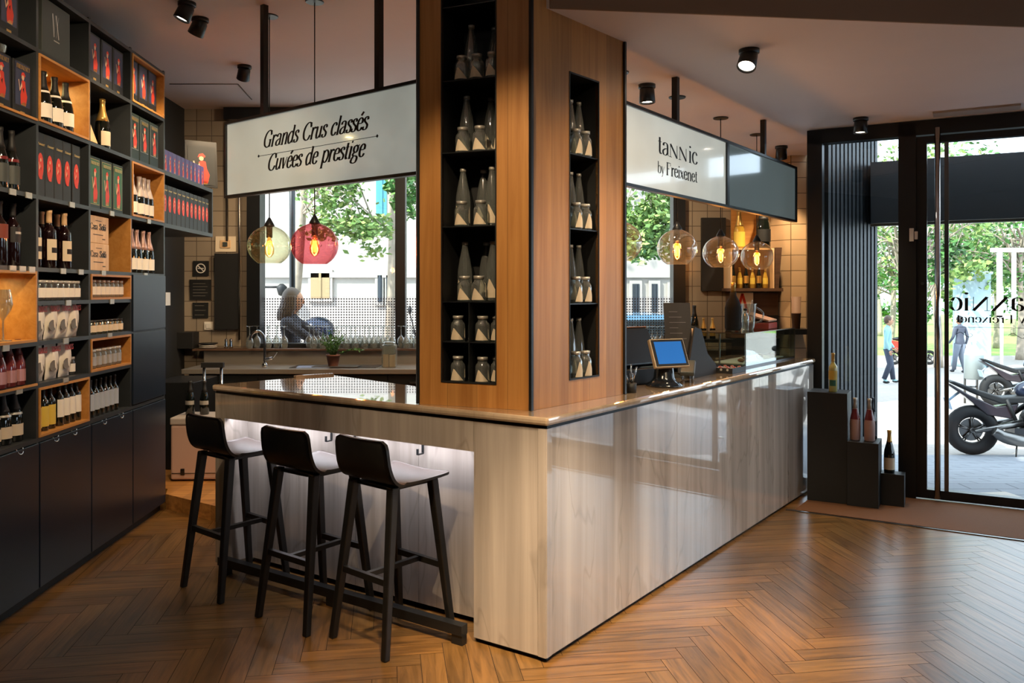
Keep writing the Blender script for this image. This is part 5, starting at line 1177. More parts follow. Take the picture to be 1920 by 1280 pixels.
# metal key bunch / sachet rack at column edge
q = con(1.0, .13); kb = thing('chrome_pen_stand', 'small cluster of shiny metal utensils at foot of column edge', 'utensil stand', q, 0)
MB().lathe([(.03, 0), (.032, .05)], 14).build('cup', M['blackm'], kb)
r5 = random.Random(4); mb = MB()
for k in range(8):
    a = r5.uniform(0, 6.28); mb.tube([(0.01*math.cos(a), .01*math.sin(a), .052), (.035*math.cos(a), .035*math.sin(a), .052+r5.uniform(.04, .10))], .004, 6)
mb.build('metal_utensils', M['chrome'], kb)
# display rack: tall leaning menu, open compartments, snack tray
q = con(2.02, .26); dr_ = thing('counter_display_rack', 'dark stepped counter display with tall chalk menu and side compartments', 'display rack', q, rzA)
MB().slab([(-.20, 0), (.22, 0), (.22, .06), (.08, .14), (-.02, .30), (-.12, .32), (-.20, .10)], -.10, -.09).slab([(-.20, 0), (.22, 0), (.22, .06), (.08, .14), (-.02, .30), (-.12, .32), (-.20, .10)], .09, .10).build('side_panels', plain('dark_brown_card', '1b1512', .7), dr_)
MB().bb(-.19, .22, -.089, .089, 0, .02).bb(-.02, .0, -.089, .089, .02, .2).bb(.2, .22, -.089, .089, .02, .06).build('compartments', plain('grey_card', '3a4346', .6), dr_)
mn = MB().bb(-.085, .085, -.006, .006, 0, .42).build('menu_board', plain('dark_menu_card', '232123', .6), dr_, (-.16, -.02, .06)); mn.rotation_euler = (-.25, 0, -.9)
mm = MB()
for k in range(9): mm.bb(-.055, .0+.025*(k % 3), -.0068, -.0062, .36-.035*k, .363-.035*k)
mm.build('chalk_lines', plain('faint_chalk', '77757a', .8), mn)
MB().lathe([(.032, 0), (.038, .14)], 16, (.03, 0, .16)).build('paper_cup', M['linerZ'], dr_)
q = con(2.39, .15); sn = thing('snack_tray', 'low black tray of red-brown wrapped snacks beside display rack', 'tray', q, rzA)
MB().bb(-.12, .12, -.09, .09, 0, .008).bb(-.12, .12, -.09, -.084, .008, .035).bb(-.12, .12, .084, .09, .008, .035).bb(-.12, -.114, -.084, .084, .008, .035).bb(.114, .12, -.084, .084, .008, .035).build('tray', M['blackm'], sn)
r6 = random.Random(5)
for k in range(9):
    x, y = -.09+.09*(k % 3)-.0, -.055+.05*(k//3)
    put('snack', lambda: (lambda t: (MB().ball((0, 0, .022), .022, 10, 0, (1.5, .9, .9)).build('wrapped_snack_body', plain('red_brown_wrap', '8a4534', .35), t), MB().tube([(-.05, 0, .022), (-.03, 0, .022)], [.012, .003], 6).tube([(.03, 0, .022), (.05, 0, .022)], [.003, .012], 6).build('twisted_ends', M['silver'], t), t)[2])(thing('wrapped_snack', None, 'snack')), Vector((q.x, q.y, q.z+.0085))+A*(x+.0)+B*y, r6.uniform(-.25, .25)+rzA+PI/2*0, 'twist-wrapped snack, '+nth(k % 3, 3)+' in '+('front', 'middle', 'back')[k//3]+' row of black tray', 'snacks in the black tray')
for o_ in [x for x in bpy.data.objects if x.name.startswith('wrapped_snack') and x.type == 'EMPTY']: o_.scale = (.72, .72, .72)
# glass display case
CA, CB, CW, CD, CHh = 2.72, .14, 1.10, .37, .245
q = con(CA, CB); gc = thing('glass_display_case', 'frameless glass display case with black base standing on long bar', 'display case', q, rzA)
t = .006
MB().bb(0, CW, 0, CD, 0, .012).build('base', M['black'], gc)
MB().bb(0, CW, 0, t, .012, CHh-t).build('front_glass', M['casegl'], gc)
MB().bb(0, t, t, CD, .012, CHh-t).build('end_glass', M['casegl'], gc); MB().bb(CW-t, CW, t, CD, .012, CHh-t).build('end_glass', M['casegl'], gc)
MB().bb(0, CW, 0, CD, CHh-t, CHh).build('top_glass', M['casegl'], gc)
MB().bb(-.002, .005, -.002, .004, .012, CHh).bb(CW-.004, CW+.002, -.002, .004, .012, CHh).bb(-.002, .005, CD-.005, CD, .012, CHh).bb(0, CW, -.002, .003, CHh-.004, CHh+.001).bb(-.002, .004, 0, CD, CHh-.004, CHh+.001).bb(.0, .008, .19, .2, .012, CHh-.01).build('polished_edges', M['steel'], gc)
MB().bb(.1, 1.0, .06, .3, .013, .02).build('marble_tray', M['paper'], gc)
zt = HT+CHh+.0015
def onbar(name, cat, label, a, b, z, fn, rz=0): t = thing(name, label, cat, ctr(a, b, z), rz); fn(t); return t
for i, (a, b) in enumerate(((2.95, .26), (3.12, .3), (3.28, .24), (3.45, .3), (3.6, .25))):
    put('pastry', lambda: (lambda t: (MB().ball((0, 0, .014), .028, 12, 0, (1.3, .9, .5)).build('bun', plain('baked_crust', '8a5a35', .6), t), MB().ball((0, 0, .026), .014, 10, 0, (1.2, .9, .5)).build('topping', M['cream'], t), t)[2])(thing('pastry', None, 'pastry')), ctr(a, b, HT+.0215), rzA+.3*i, 'small filled bun on tray in glass case, '+nth(i, 5), 'buns in the display case')
def big(t):
    MB().lathe([(.055, 0), (.062, .02), (.062, .17), (.05, .215), (.026, .262), (.022, .29)], 24).build('black_sleeve', plain('black_cloth', '0c0c0d', .9), t)
    MB().lathe([(.0185, .29), (.018, .325), (.020, .33), (.020, .36), (.001, .364)], 18).build('gold_neck', M['gold'], t)
onbar('champagne_bottle', 'bottle', 'large bottle in black sleeve with gold top on the display case', CA+.38, CB+.24, zt, big)
onbar('water_glass', 'bottle', 'small clear bottle between black sleeved bottle and pitcher', CA+.45, CB+.17, zt, lambda t: (MB().lathe([(.026, 0), (.028, .1), (.012, .13), (.012, .15)], 16).build('body', M['clearb'], t), MB().lathe([(.014, .15), (.014, .165), (.001, .166)], 12).build('cap', M['ink'], t)))
def pitch(t):
    MB().lathe([(.035, 0), (.045, .02), (.058, .19), (.062, .2)], 24, cap=False).lathe([(.001, .004), (.035, .004)], 20, cap=False).build('jug_body', M['clearb'], t)
    MB().tube(cr([(.05, 0, .05), (.10, 0, .07), (.11, 0, .13), (.06, 0, .17)]), .007, 8).build('handle', M['clearb'], t)
    MB().tube([(-.02, 0, .02), (.03, 0, .23)], .004, 6).build('spoon', M['chrome'], t)
onbar('glass_pitcher', 'pitcher', 'clear glass pitcher on the display case beside red box', CA+.60, CB+.2, zt, pitch)
def rbox(t):
    MB().bb(-.14, .14, -.10, .10, 0, .045).build('carton', plain('dusty_red_card', 'a44a44', .5), t, bevel=.003)
    lb = MB().bb(-.135, .135, -.10, .10, 0, .012).build('lifted_lid', plain('pale_pink_card', 'cfae9a', .6), t, (0, .0, .085)); lb.rotation_euler = (.28, 0, 0)
    MB().ball((0, -.02, .062), .02, 12, 0, (2.6, 1.2, .7)).ball((.03, .04, .062), .02, 12, 0, (2.4, 1.2, .7)).build('cured_sausage', plain('dark_brown_sausage', '4a2a20', .5), t)
onbar('gift_carton', 'box', 'pink and red carton with slanted lid on display case', CA+.86, CB+.2, zt, rbox, rzA+.1)
# bottles standing on the back counter ledge, right of column
def rb(u, v, d, mk, key, label, z, grp=None): q = at(u, v, d); put(key, mk, (q.x, d, z), 0, label, grp)
rs = thing('rear_serving_shelf', 'dark raised rear shelf on back counter right of window', 'shelf', (1.70, 7.86, ZC+.0005))
MB().bb(0, .40, -.08, .13, .22, .25).bb(0, .02, -.08, .13, 0, .22).bb(.38, .40, -.08, .13, 0, .22).build('board', M['black'], rs)
zr = ZC+.2515
rb(1302, 618, 7.86, champ(.042, .32, M['blackm'], M['greybox']), 'rb1', 'dark bottle with black neck behind display rack on rear shelf', zr)
for i, u in enumerate((1319, 1336)): rb(u, 618, 7.86, champ(.028, .20, M['gold'], M['gold'], foil_z=.5), 'rb2', 'small gold topped bottle on rear shelf, '+('left' if i == 0 else 'right')+' of the two', zr, 'small gold topped bottles on the rear shelf')
# crate shelf on the right wall
cs_ = thing('wall_bottle_shelf', 'wooden box shelf on brown board fixed to tiled wall by pillar', 'wall shelf', (2.10, 8.02, 1.60))
MB().bb(-.02, .50, -.15, .17, 0, .03).build('board', M['brownwood'], cs_)
MB().bb(.0, .42, .145, .165, .03, .40).bb(.0, .015, -.13, .145, .03, .40).bb(.405, .42, -.13, .145, .03, .40).bb(0, .42, -.13, .165, .40, .415).build('open_box', M['linerZ'], cs_)
MB().slab([(.425, .03), (.46, .03), (.49, .42), (.425, .42)], -.14, .16).build('dark_side_panel', M['brownwood'], cs_)
MB().bb(.08, .46, .14, .165, .416, .90).build('upper_back_board', M['liner'], cs_)
gl6 = [('amber', 'clear_amber', 'e0b050'), ('dark', None, None)]
amb = plain('golden_wine_glass', 'a8832e', .1, coat=.5)
for i in range(6):
    x = 2.10+.05+i*.062
    if i % 2 == 0: put('cs1', wine(.024, .24, M['blackm'], M['gold'], M['darkglass'], name='wine_bottle', prof=BURG), (x, 7.98, 1.6305), 0, 'slim dark bottle in wooden box shelf, '+nth(i//2, 3)+' dark one', 'dark bottles in the wooden box shelf')
    else: put('cs2', wine(.026, .20, M['gold'], M['yellow'], amb, name='wine_bottle', prof=BURG), (x, 7.98, 1.6305), 0, 'golden bottle in wooden box shelf, '+nth(i//2, 3)+' golden one', 'golden bottles in the wooden box shelf')
put('ytop', champ(.055, .36, M['gold'], M['yellow'], glass=amb, lab=(.05, .45), foil_z=.6), None or (at(1386, 460, 8.0).x, 8.0, 2.0155), 0, 'golden bottle standing on top of wooden box shelf')
put('btop', champ(.07, .46, M['blackm'], M['blackm'], foil_z=.6), (at(1431, 460, 7.98).x, 7.98, 2.0155), 0, 'large black bottle on top of wooden box shelf behind last globe')
# dark cupboard with poster and bins below
cd = thing('rear_cabinet', 'dark brown cabinet below the wall bottle shelf', 'cabinet', (2.13, 8.05, 1.148))
MB().bb(0, .46, -.06, .145, 0, .44).build('body', M['brownwood'], cd)
MB().bb(.22, .33, -.085, -.0605, .10, .22).bb(.34, .455, -.085, -.0605, .08, .22).build('bins', M['blackm'], cd)
MB().bb(-.0, .46, -.10, -.052, -.2525, -.003).build('lower_body', M['black'], cd)
ps = thing('letter_poster', 'white poster with large red letter A propped against rear cabinet', 'poster', (2.23, 7.955, 1.40))
MB().bb(-.105, .105, -.004, .004, -.10, .19).build('board', M['paper'], ps)
mb = MB(); P_ = lambda l: mb.add([(a, -.0048, b) for a, b in l], [tuple(range(len(l)))])
P_([(-.085, -.08), (-.055, -.08), (.012, .18), (-.012, .18)]); P_([(.085, -.08), (.055, -.08), (-.012, .18), (.012, .18)])
mb.build('red_letter', M['red'], ps)
cp = thing('paper_cup_stack', 'stack of brown paper cups on ledge at the tiled pillar edge', 'cups', (at(1507, 612, 7.5).x, 7.70, 1.25))
MB().lathe([(.035, 0), (.042, .14), (.044, .14), (.044, .15), (.038, .15), (.045, .30), (.001, .30)], 18).build('stacked_cups', plain('brown_paper', '7c604c', .7), cp)
struct(MB().bb(2.52, 2.80, 7.60, 7.945, 1.20, 1.2495).build('trim_4', M['black']))

# ---------------------------------------------------------------- stepped podiums by the window with bottles
def ped(label, o, w_, d_, h): t = tag(MB().bb(0, w_, 0, d_, 0, h).build('display_plinth', plain('matt_black_plinth', '141718', .5), None, o, rzE, bevel=.002), label, 'plinth'); return t
pa = Vector((2.255, 6.275, .0085)); ped('tallest black display plinth at far end of bar', pa, .285, .26, .826)
pb_ = pa+E*.287-EN*.025+Vector((.0, .0, 0)); ped('middle black display plinth beside the tallest one', pb_, .215, .27, .475)
pc = pb_+E*.217+EN*.14; ped('lowest black display plinth next to door post', pc, .16, .13, .235)
def onp(o, x, y, z): p = o+E*x+EN*y; return Vector((p.x, p.y, o.z+z+.0006))
whitewine = plain('pale_yellow_wine_glass', 'b9b26a', .08, coat=.5)
put('pw', wine(.031, .295, M['gold'], M['yellow'], whitewine, lab=(.32, .55), name='wine_bottle', stripe=(-.7, -.05, plain('teal_label', '2f6b58', .5))), onp(pa, .175, .08, .826), rzE, 'pale yellow wine bottle with yellow label on tallest black plinth')
for i, x in enumerate((.045, .145)): put('pk', lambda: bottle('sparkling_bottle', 'bottle', .038, .315, CHAMP, plain('pink_coated_glass', 'b8968c', .3), M['silver'], .76, None, neck=(.50, .74, M['rose'])), onp(pb_, x, .10, .475), rzE, 'pink coated sparkling bottle on middle plinth, '+('left' if i == 0 else 'right')+' one', 'pink coated bottles on the middle plinth')
put('pg', champ(.038, .315, M['gold'], M['cream'], lab=(.08, .36), foil_z=.72), onp(pc, .055, .06, .235), rzE, 'dark green champagne bottle on the lowest black plinth')
put('pbl', champ(.038, .31, M['blue'], M['blue'], lab=(.08, .36)), onp(pb_, .15, .225, .475), rzE, 'dark blue bottle behind pink bottles on middle plinth')

# ---------------------------------------------------------------- outside: street behind the window
rgx = random.Random(21)
def crown(mb, c, rad, n, size, seed=0, clumps=9):
    r = random.Random(seed); cs = []
    for k in range(clumps):
        while True:
            p = Vector((r.uniform(-1, 1), r.uniform(-1, 1), r.uniform(-1, 1)))
            if p.length < 1: break
        cs.append((Vector(c)+Vector((p.x*rad[0]*.75, p.y*rad[1]*.75, p.z*rad[2]*.75)), r.uniform(.25, .5)))
    for k in range(n):
        cc, q = cs[k % clumps]
        p = Vector((r.gauss(0, 1), r.gauss(0, 1), r.gauss(0, .8)))*.5*q
        c0 = cc+Vector((p.x*rad[0], p.y*rad[1], p.z*rad[2])); s_ = size*r.uniform(.6, 1.3)
        a = Vector((r.uniform(-1, 1), r.uniform(-1, 1), r.uniform(-.6, .6))).normalized(); b = a.cross(Vector((r.uniform(-1, 1), r.uniform(-1, 1), r.uniform(-1, 1)))).normalized()
        mb.add([c0-a*s_*.6, c0+b*s_*.32, c0+a*s_*.6, c0-b*s_*.32], [(0, 1, 2, 3)], r.choice((0, 0, 1)))
def tree(label, base, h, lean, crowns, lmats, n, size, seed, trunk_r=.12, group=None, branches=7):
    t = thing('street_tree', label, 'tree', base, 0, group); r = random.Random(seed)
    top = Vector((lean[0], lean[1], h)); st = MB()
    pts = cr([(0, 0, 0), (lean[0]*.25+.05, lean[1]*.2, h*.35), (lean[0]*.6-.04, lean[1]*.6, h*.7), tuple(top)], 4)
    st.tube(pts, [trunk_r*(1-.65*i/(len(pts)-1)) for i in range(len(pts))], 9)
    lf = MB()
    for k, (c, rad) in enumerate(crowns):
        c = Vector(c); 
        for j in range(branches):
            tgt = c+Vector((r.uniform(-.7, .7)*rad[0], r.uniform(-.7, .7)*rad[1], r.uniform(-.5, .7)*rad[2])); s0_ = pts[r.randint(len(pts)//2, len(pts)-1)]
            mid = s0_.lerp(tgt, .5)+Vector((r.uniform(-.2, .2), r.uniform(-.2, .2), .15)); st.tube([s0_, mid, tgt], [trunk_r*.3, trunk_r*.18, trunk_r*.07], 5)
        crown(lf, c, rad, n//len(crowns), size, seed*7+k)
    st.build('trunk', M['bark'], t); lf.build('foliage', lmats, t)
    return t
GZ = -.15
struct(MB().bb(-22, 3.3, BW+.31, 18, GZ-.2, GZ).build('floor_street', plain('pale_street_paving', 'b8ada4', .9, var=.06)))
facm = plain('cream_render', 'aaa59d', .9, var=.05, vs=.8)
fac = thing('facade_building', 'cream rendered building with narrow windows across the street', 'building', (0, 15, GZ))
MB().bb(-14, 5.4, 0, 6, 0, 10).build('wall', facm, fac)
def fwin(u0, u1, v0, v1, m, shut=None):
    a, b = at(u0, v0, 15), at(u1, v1, 15)
    f = MB().bb(a.x-.05, b.x+.05, -.05, -.001, b.z-GZ-.06, a.z-GZ+.06).build('window_frame', facm, fac)
    MB().bb(a.x, b.x, -.06, -.051, b.z-GZ, a.z-GZ).bb((a.x+b.x)/2-.02, (a.x+b.x)/2+.02, -.075, -.061, b.z-GZ, a.z-GZ).build('pane', m, f)
dk = plain('dark_window', '3d4348', .15); teal = plain('teal_shutter', '4c8f9a', .5); tan = plain('tan_shutter', 'a08a66', .8)
fwin(584, 619, 512, 559, tan); fwin(709, 717, 516, 566, dk); fwin(725, 739, 516, 566, dk); fwin(706, 726, 335, 403, teal)
fwin(1185, 1198, 532, 585, dk); fwin(1221, 1232, 532, 585, dk); fwin(1256, 1262, 535, 585, dk)
MB().bb(-14, 5.4, -.06, -.001, 2.0, 2.1).bb(-14, 5.4, -.12, -.001, 6.4, 6.6).build('string_course', facm, fac)
lp = at(523, 538, 14.8); ln_ = thing('wall_lantern', 'small dark lantern on bracket fixed to cream building', 'lantern', lp)
MB().tube([(-.25, 0, 0), (.02, 0, 0)], .02, 6).lathe([(.03, .06), (.10, 0), (.06, -.14), (.02, -.16)], 10, (.05, 0, 0)).build('lantern_body', M['blackm'], ln_)
G1 = [M['leaf'], M['leafy']]; G2 = [M['leafd'], M['leaf']]
c1 = at(640, 410, 12); c2 = at(600, 375, 12); c3 = at(690, 440, 12.2)
b1 = at(600, 640, 12.6)
tree('young plane tree with fresh green leaves in front of cream building, left window', (-3.6, 12.9, GZ), 5.6, (.8, -.3), [(c1-Vector((-3.6, 12.9, GZ)), (.75, .5, .42)), (c2-Vector((-3.6, 12.9, GZ))+Vector((0, 0, .2)), (.8, .6, .45)), (c3-Vector((-3.6, 12.9, GZ)), (.5, .5, .35)), ((2.0, -.6, 5.2), (1.8, 1.2, 1.1))], G1, 2400, .085, 5, .09)
tree('pale barked tree whose trunk stands before teal shutter, beside the column', (at(722, 400, 13.5).x, 13.6, GZ), 6.5, (.25, -.2), [((.5, -1.2, 3.3), (.5, .5, .5)), ((.2, .2, 6.6), (2.0, 1.4, 1.2))], G2, 1500, .09, 8, .09)
b2 = Vector((3.0, 13.6, GZ)); 
tree('dense fresh green tree seen through the window right of column', b2, 5.0, (-.5, .0), [(at(1205, 400, 11.8)-b2, (.75, .7, .62)), (at(1190, 455, 11.8)-b2, (.45, .5, .42)), (at(1245, 430, 11.8)-b2, (.5, .5, .55)), ((-.8, 0, 4.9), (1.4, 1.2, 1.0))], G1, 5200, .085, 13, .09)
# people
def skin_body(name, J, Eg, mats, parent, sub=2):
    me = bpy.data.meshes.new(name); me.from_pydata([j[0] for j in J], [], Eg); me.materials.append(mats)
    o = bpy.data.objects.new(name, me); C.objects.link(o); o.parent = parent
    s = o.modifiers.new('skin', 'SKIN'); me.skin_vertices
    for i, j in enumerate(J):
        v = me.skin_vertices[0].data[i]; r = j[1]; v.radius = r if isinstance(r, tuple) else (r, r); v.use_root = (i == 0)
    s.use_smooth_shade = True
    b = o.modifiers.new('sub', 'SUBSURF'); b.levels = sub; b.render_levels = sub
    return o
def person(label, loc, rz, H, pose, coat, trousers, hair, longhair=False, scarf=None, shoes=None):
    """body faces -y; pose gives ankle, knee, elbow and wrist positions as fractions of height"""
    t = thing('person', label, 'person', loc, rz); h = H
    def P(x, y, z): return (x*h, y*h, z*h)
    p = pose
    # body: one continuous skinned figure
    J = [(P(0, .0, .53), (.085*h, .062*h)), (P(0, -.005, .62), (.072*h, .055*h)), (P(0, -.005, .72), (.088*h, .06*h)), (P(0, .0, .80), (.07*h, .045*h)), (P(0, -.004, .845), .03*h), (P(0, -.012, .875), .032*h)]
    Eg = [(0, 1), (1, 2), (2, 3), (3, 4), (4, 5)]
    for s in (-1, 1):
        n = len(J)
        kn, an, toe = p['leg'][0 if s < 0 else 1]
        J += [(P(s*.052, 0, .50), .055*h), (P(s*.055, kn[0], kn[1]), .034*h), (P(s*.055, an[0], an[1]), .022*h), (P(s*.06, toe[0], toe[1]), .020*h)]
        Eg += [(0, n), (n, n+1), (n+1, n+2), (n+2, n+3)]
        n = len(J); e, w_ = p['arm'][0 if s < 0 else 1]
        J += [(P(s*.105, 0, .80), .036*h), (P(s*e[0], e[1], e[2]), .027*h), (P(s*w_[0], w_[1], w_[2]), .018*h)]
        Eg += [(3, n), (n, n+1), (n+1, n+2)]
    bd = skin_body('body', J, Eg, coat, t)
    # head with face, ears, hair
    hd = MB(); hc = Vector(P(0, -.02, .93))
    hd.ball(hc, .062*h, 18, 0, (.80, .95, 1.12)); hd.ball(hc+Vector((0, -.058*h, -.006*h)), .011*h, 8, 0, (.8, 1, 1.2))
    for s in (-1, 1): hd.ball(hc+Vector((s*.05*h, 0, -.003*h)), .014*h, 8, 0, (.4, .8, 1.2)); hd.ball(hc+Vector((s*.02*h, -.053*h, .008*h)), .006*h, 6, 1)
    hd.ball(hc+Vector((0, -.052*h, -.03*h)), .013*h, 8, 2, (1.1, .4, .35)); hd.lathe([(.027*h, -.08*h), (.025*h, -.03*h)], 10, hc+Vector((0, .008*h, 0)))
    hd.build('head', [M['skin'], M['ink'], M['rose']], t)
    hr = MB(); hr.ball(hc+Vector((0, .014*h, .016*h)), .066*h, 18, 0, (.86, .93, 1.05))
    if longhair:
        for k in range(16):
            a = -.5+(PI+1.0)*k/15; x, y = math.cos(a)*.05*h, math.sin(a)*.048*h+.012*h
            hr.tube(cr([hc+Vector((x*.8, y*.9, .03*h)), hc+Vector((x*1.0, y*1.1+.004, -.03*h)), hc+Vector((x*1.1, y*1.15+.02*h, -.075*h)), hc+Vector((x*.9, y*1.1+.03*h, -.12*h))], 4), [.018*h]*6+[.016*h, .016*h, .015*h, .013*h, .011*h, .009*h, .006*h], 6)
    hr.build('hair', hair, t)
    # trousers over the legs
    for s in (-1, 1):
        kn, an, toe = p['leg'][0 if s < 0 else 1]
        MB().tube([P(s*.048, 0, .52), P(s*.055, kn[0], kn[1]), P(s*.055, an[0], an[1]+.01)], [.062*h, .042*h, .034*h], 12).build('trouser_leg', trousers, t)
        MB().ball(P(s*.06, (an[0]+toe[0])/2-.005, min(an[1], toe[1])-.004), .03*h, 10, 0, (.75, 1.7, .7)).build('shoe', M['blackm'], t)
        e, w_ = p['arm'][0 if s < 0 else 1]; hm = MB(); w0 = Vector(P(s*w_[0], w_[1], w_[2])); dv = (w0-Vector(P(s*e[0], e[1], e[2]))).normalized()
        hm.ball(w0+dv*.028*h, .02*h, 10, 0, (.6, .9, 1.1))
        sd_ = dv.cross(Vector((1, 0, 0))); sd_ = sd_.normalized() if sd_.length > .1 else Vector((0, 1, 0))
        for k in range(4):
            b0 = w0+dv*.04*h+sd_*(k-1.5)*.0095*h; L_ = (.034, .040, .038, .028)[k]*h
            hm.tube([b0, b0+dv*L_*.55, b0+dv*L_+Vector((-s*.008*h, 0, 0))], [.0055*h, .005*h, .004*h], 6)
        hm.tube([w0+dv*.012*h+sd_*.018*h, w0+dv*.03*h+sd_*.032*h, w0+dv*.045*h+sd_*.034*h], [.006*h, .0055*h, .0045*h], 6)
        hm.build('hand', M['skin'], t)
    return t, bd
stand = {'leg': [((-.01, .28), (.0, .05), (-.06, .02)), ((-.005, .28), (.0, .05), (-.06, .02))], 'arm': [((.14, .02, .63), (.12, -.10, .62)), ((.13, -.09, .66), (.06, -.13, .78))]}
lean_ = {'leg': [((-.01, .28), (.0, .05), (-.06, .02)), ((-.005, .28), (.0, .05), (-.06, .02))], 'arm': [((.15, -.16, .70), (.05, -.22, .64)), ((.15, -.17, .69), (.0, -.21, .63))]}
hq = at(545, 560, 9.0)
person('woman with long fair hair and dark jacket standing outside the left window', (hq.x-.0, 9.0, GZ), PI/2+.0, 1.77, lean_, plain('dark_jacket', '3a3a40', .8), plain('grey_jeans', '5d636c', .8), plain('ash_blond_hair', '5e5146', .6), True)
# scooter with top box
def wheel(mb, c, R, w_, n=28, heading=Vector((1, 0, 0))):
    ax = Vector((-heading.y, heading.x, 0)); Q = Matrix((heading, ax, Vector((0, 0, 1)))).transposed()
    pts = []
    for i in range(n+1):
        a = 2*PI*i/n; pts.append(Vector(c)+Q @ Vector((math.cos(a)*(R-w_/2), 0, math.sin(a)*(R-w_/2))))
    mb.tube(pts, w_/2, 8, cap=False)
def vehicle_wheel(parent, c, R, w_, name='wheel', spokes=5):
    mb = MB(); wheel(mb, (0, 0, 0), R, w_); o = mb.build(name, M['tyre'], parent, c)
    rm = MB(); 
    pts = [Vector((math.cos(2*PI*i/28)*(R-w_*.95), 0, math.sin(2*PI*i/28)*(R-w_*.95))) for i in range(29)]; rm.tube(pts, .012, 6, cap=False)
    for k in range(spokes):
        a = 2*PI*k/spokes+.3
        for da in (-.09, .09): rm.tube([(0, 0, 0), (math.cos(a+da)*(R-w_*.95), 0, math.sin(a+da)*(R-w_*.95))], .010, 5)
    rm.lathe([(.03, -.05), (.035, 0), (.03, .05)], 12, M=Matrix.Rotation(PI/2, 3, 'X')); rm.lathe([(R*.45, -.012), (R*.45, -.006)], 20, (0, 0.02, 0), M=Matrix.Rotation(PI/2, 3, 'X'))
    rm.build('rim', M['steel'], o); return o
sc_ = thing('scooter', 'parked dark scooter with blue-black top case behind the left window', 'scooter', (at(643, 600, 11.2).x, 11.2, GZ), .15)
sc_.scale = (1.12, 1.12, 1.12)
vehicle_wheel(sc_, (-.15, 0, .25), .25, .11); vehicle_wheel(sc_, (1.12, 0, .25), .25, .10)
MB().slab([(-.35, .5), (.15, .35), (.55, .28), (.9, .3), (1.0, .85), (.93, .88), (.80, .42), (.45, .42), (.38, .78), (-.35, .82)], -.17, .17).build('bodywork', M['bikeblue'], sc_, bevel=.03)
MB().ball((.02, 0, .84), .28, 14, 0, (1.2, .55, .28)).build('seat', M['blackm'], sc_)
MB().ball((-.30, 0, 1.08), .2, 18, 0, (1.05, .95, .9)).bb(-.45, -.15, -.15, .15, .88, .96).build('top_case', M['bikeblue'], sc_)
MB().tube([(.95, 0, .85), (.88, 0, 1.02)], .03, 8).tube([(.86, -.34, 1.06), (.9, 0, 1.0), (.86, .34, 1.06)], .016, 8).build('handlebar', M['blackm'], sc_)
MB().tube([(.87, -.28, 1.04), (.80, -.34, 1.3)], .007, 5).ball((.80, -.34, 1.34), .06, 10, 0, (.4, 1, .9)).build('mirror', M['blackm'], sc_)
# car
def car():
    t = thing('parked_car', None, 'car')
    side = [(-2.0, .35), (-1.98, .75), (-1.75, .95), (-1.25, 1.0), (-.75, 1.38), (.65, 1.42), (1.35, 1.0), (1.95, .85), (2.02, .4), (1.9, .25), (-1.9, .25)]
    MB().slab([(-2.02, .3), (-2.0, .72), (-1.8, .86), (-1.2, .92), (1.3, .95), (1.95, .84), (2.03, .5), (1.98, .26), (-1.95, .24)], -.85, .85).build('body', t_car, t, bevel=.06)
    MB().slab([(-1.3, .90), (-.72, 1.36), (.72, 1.40), (1.32, .92)], -.70, .70).build('cabin_glass', plain('car_glass', '20282c', .05, coat=.5), t, bevel=.05)
    MB().slab([(-.74, 1.36), (-.6, 1.42), (.6, 1.45), (.76, 1.385)], -.68, .68).tube([(-.05, -.71, .93), (-.05, -.69, 1.39)], .03, 6).tube([(1.28, -.72, .95), (.72, -.69, 1.39)], .03, 6).tube([(-1.27, -.72, .93), (-.72, -.69, 1.36)], .03, 6).build('roof_and_pillars', t_car, t)
    for x in (-1.25, 1.25):
        for y in (-.80, .80): vehicle_wheel(t, (x, y, .31), .31, .16, spokes=7)
    MB().bb(-.85, -.6, -.95, -.85, .92, 1.03).build('mirror', t_car, t)
    return t
t_car = plain('pale_blue_car_paint', '7fb0d0', .2, .2, coat=.7)
put('car', car, (1.35, 11.3, GZ), .03, 'pale blue parked car behind the window right of column')
t_car = plain('white_car_paint', 'd8d8d6', .2, .1, coat=.7)
put('carw', car, (10.2, 9.2, -.30), rzE+.0, 'white parked car on the street near the entrance')

# ---------------------------------------------------------------- outside: entrance porch and plaza
def gz(d): return -.04 if d < 7 else (-.04-.35*(d-7)/3 if d < 10 else (-.39-.51*(d-10)/15.4 if d < 25.4 else -.90))
def sheet(name, d0, d1, m, x0=3.2, x1=60, lift=0):
    mb = MB(); mb.add([(x0, d0, gz(d0)+lift), (x1, d0, gz(d0)+lift), (x1, d1, gz(d1)+lift), (x0, d1, gz(d1)+lift)], [(0, 1, 2, 3)]); return struct(mb.build(name, m))
pav = tiles('grey_paving', '8a8f98', '5c6068', .4, .2, 'X')
def paving(name, c, g):
    m, N, L, b = newmat(name); tc = N.new('ShaderNodeTexCoord'); br = N.new('ShaderNodeTexBrick'); br.inputs['Scale'].default_value = 1; br.inputs['Brick Width'].default_value = .4; br.inputs['Row Height'].default_value = .2; br.inputs['Mortar Size'].default_value = .008
    c0 = hexc(c); br.inputs['Color1'].default_value = (*c0, 1); br.inputs['Color2'].default_value = (*[x*.9 for x in c0], 1); br.inputs['Mortar'].default_value = (*hexc(g), 1); L.new(tc.outputs['Object'], br.inputs['Vector']); L.new(br.outputs['Color'], b.inputs['Base Color']); b.inputs['Roughness'].default_value = .85; return m
gp = paving('grey_block_paving', '878a90', '5b5e64'); gl_ = paving('pale_plaza_paving', 'a39a92', '8d847d')
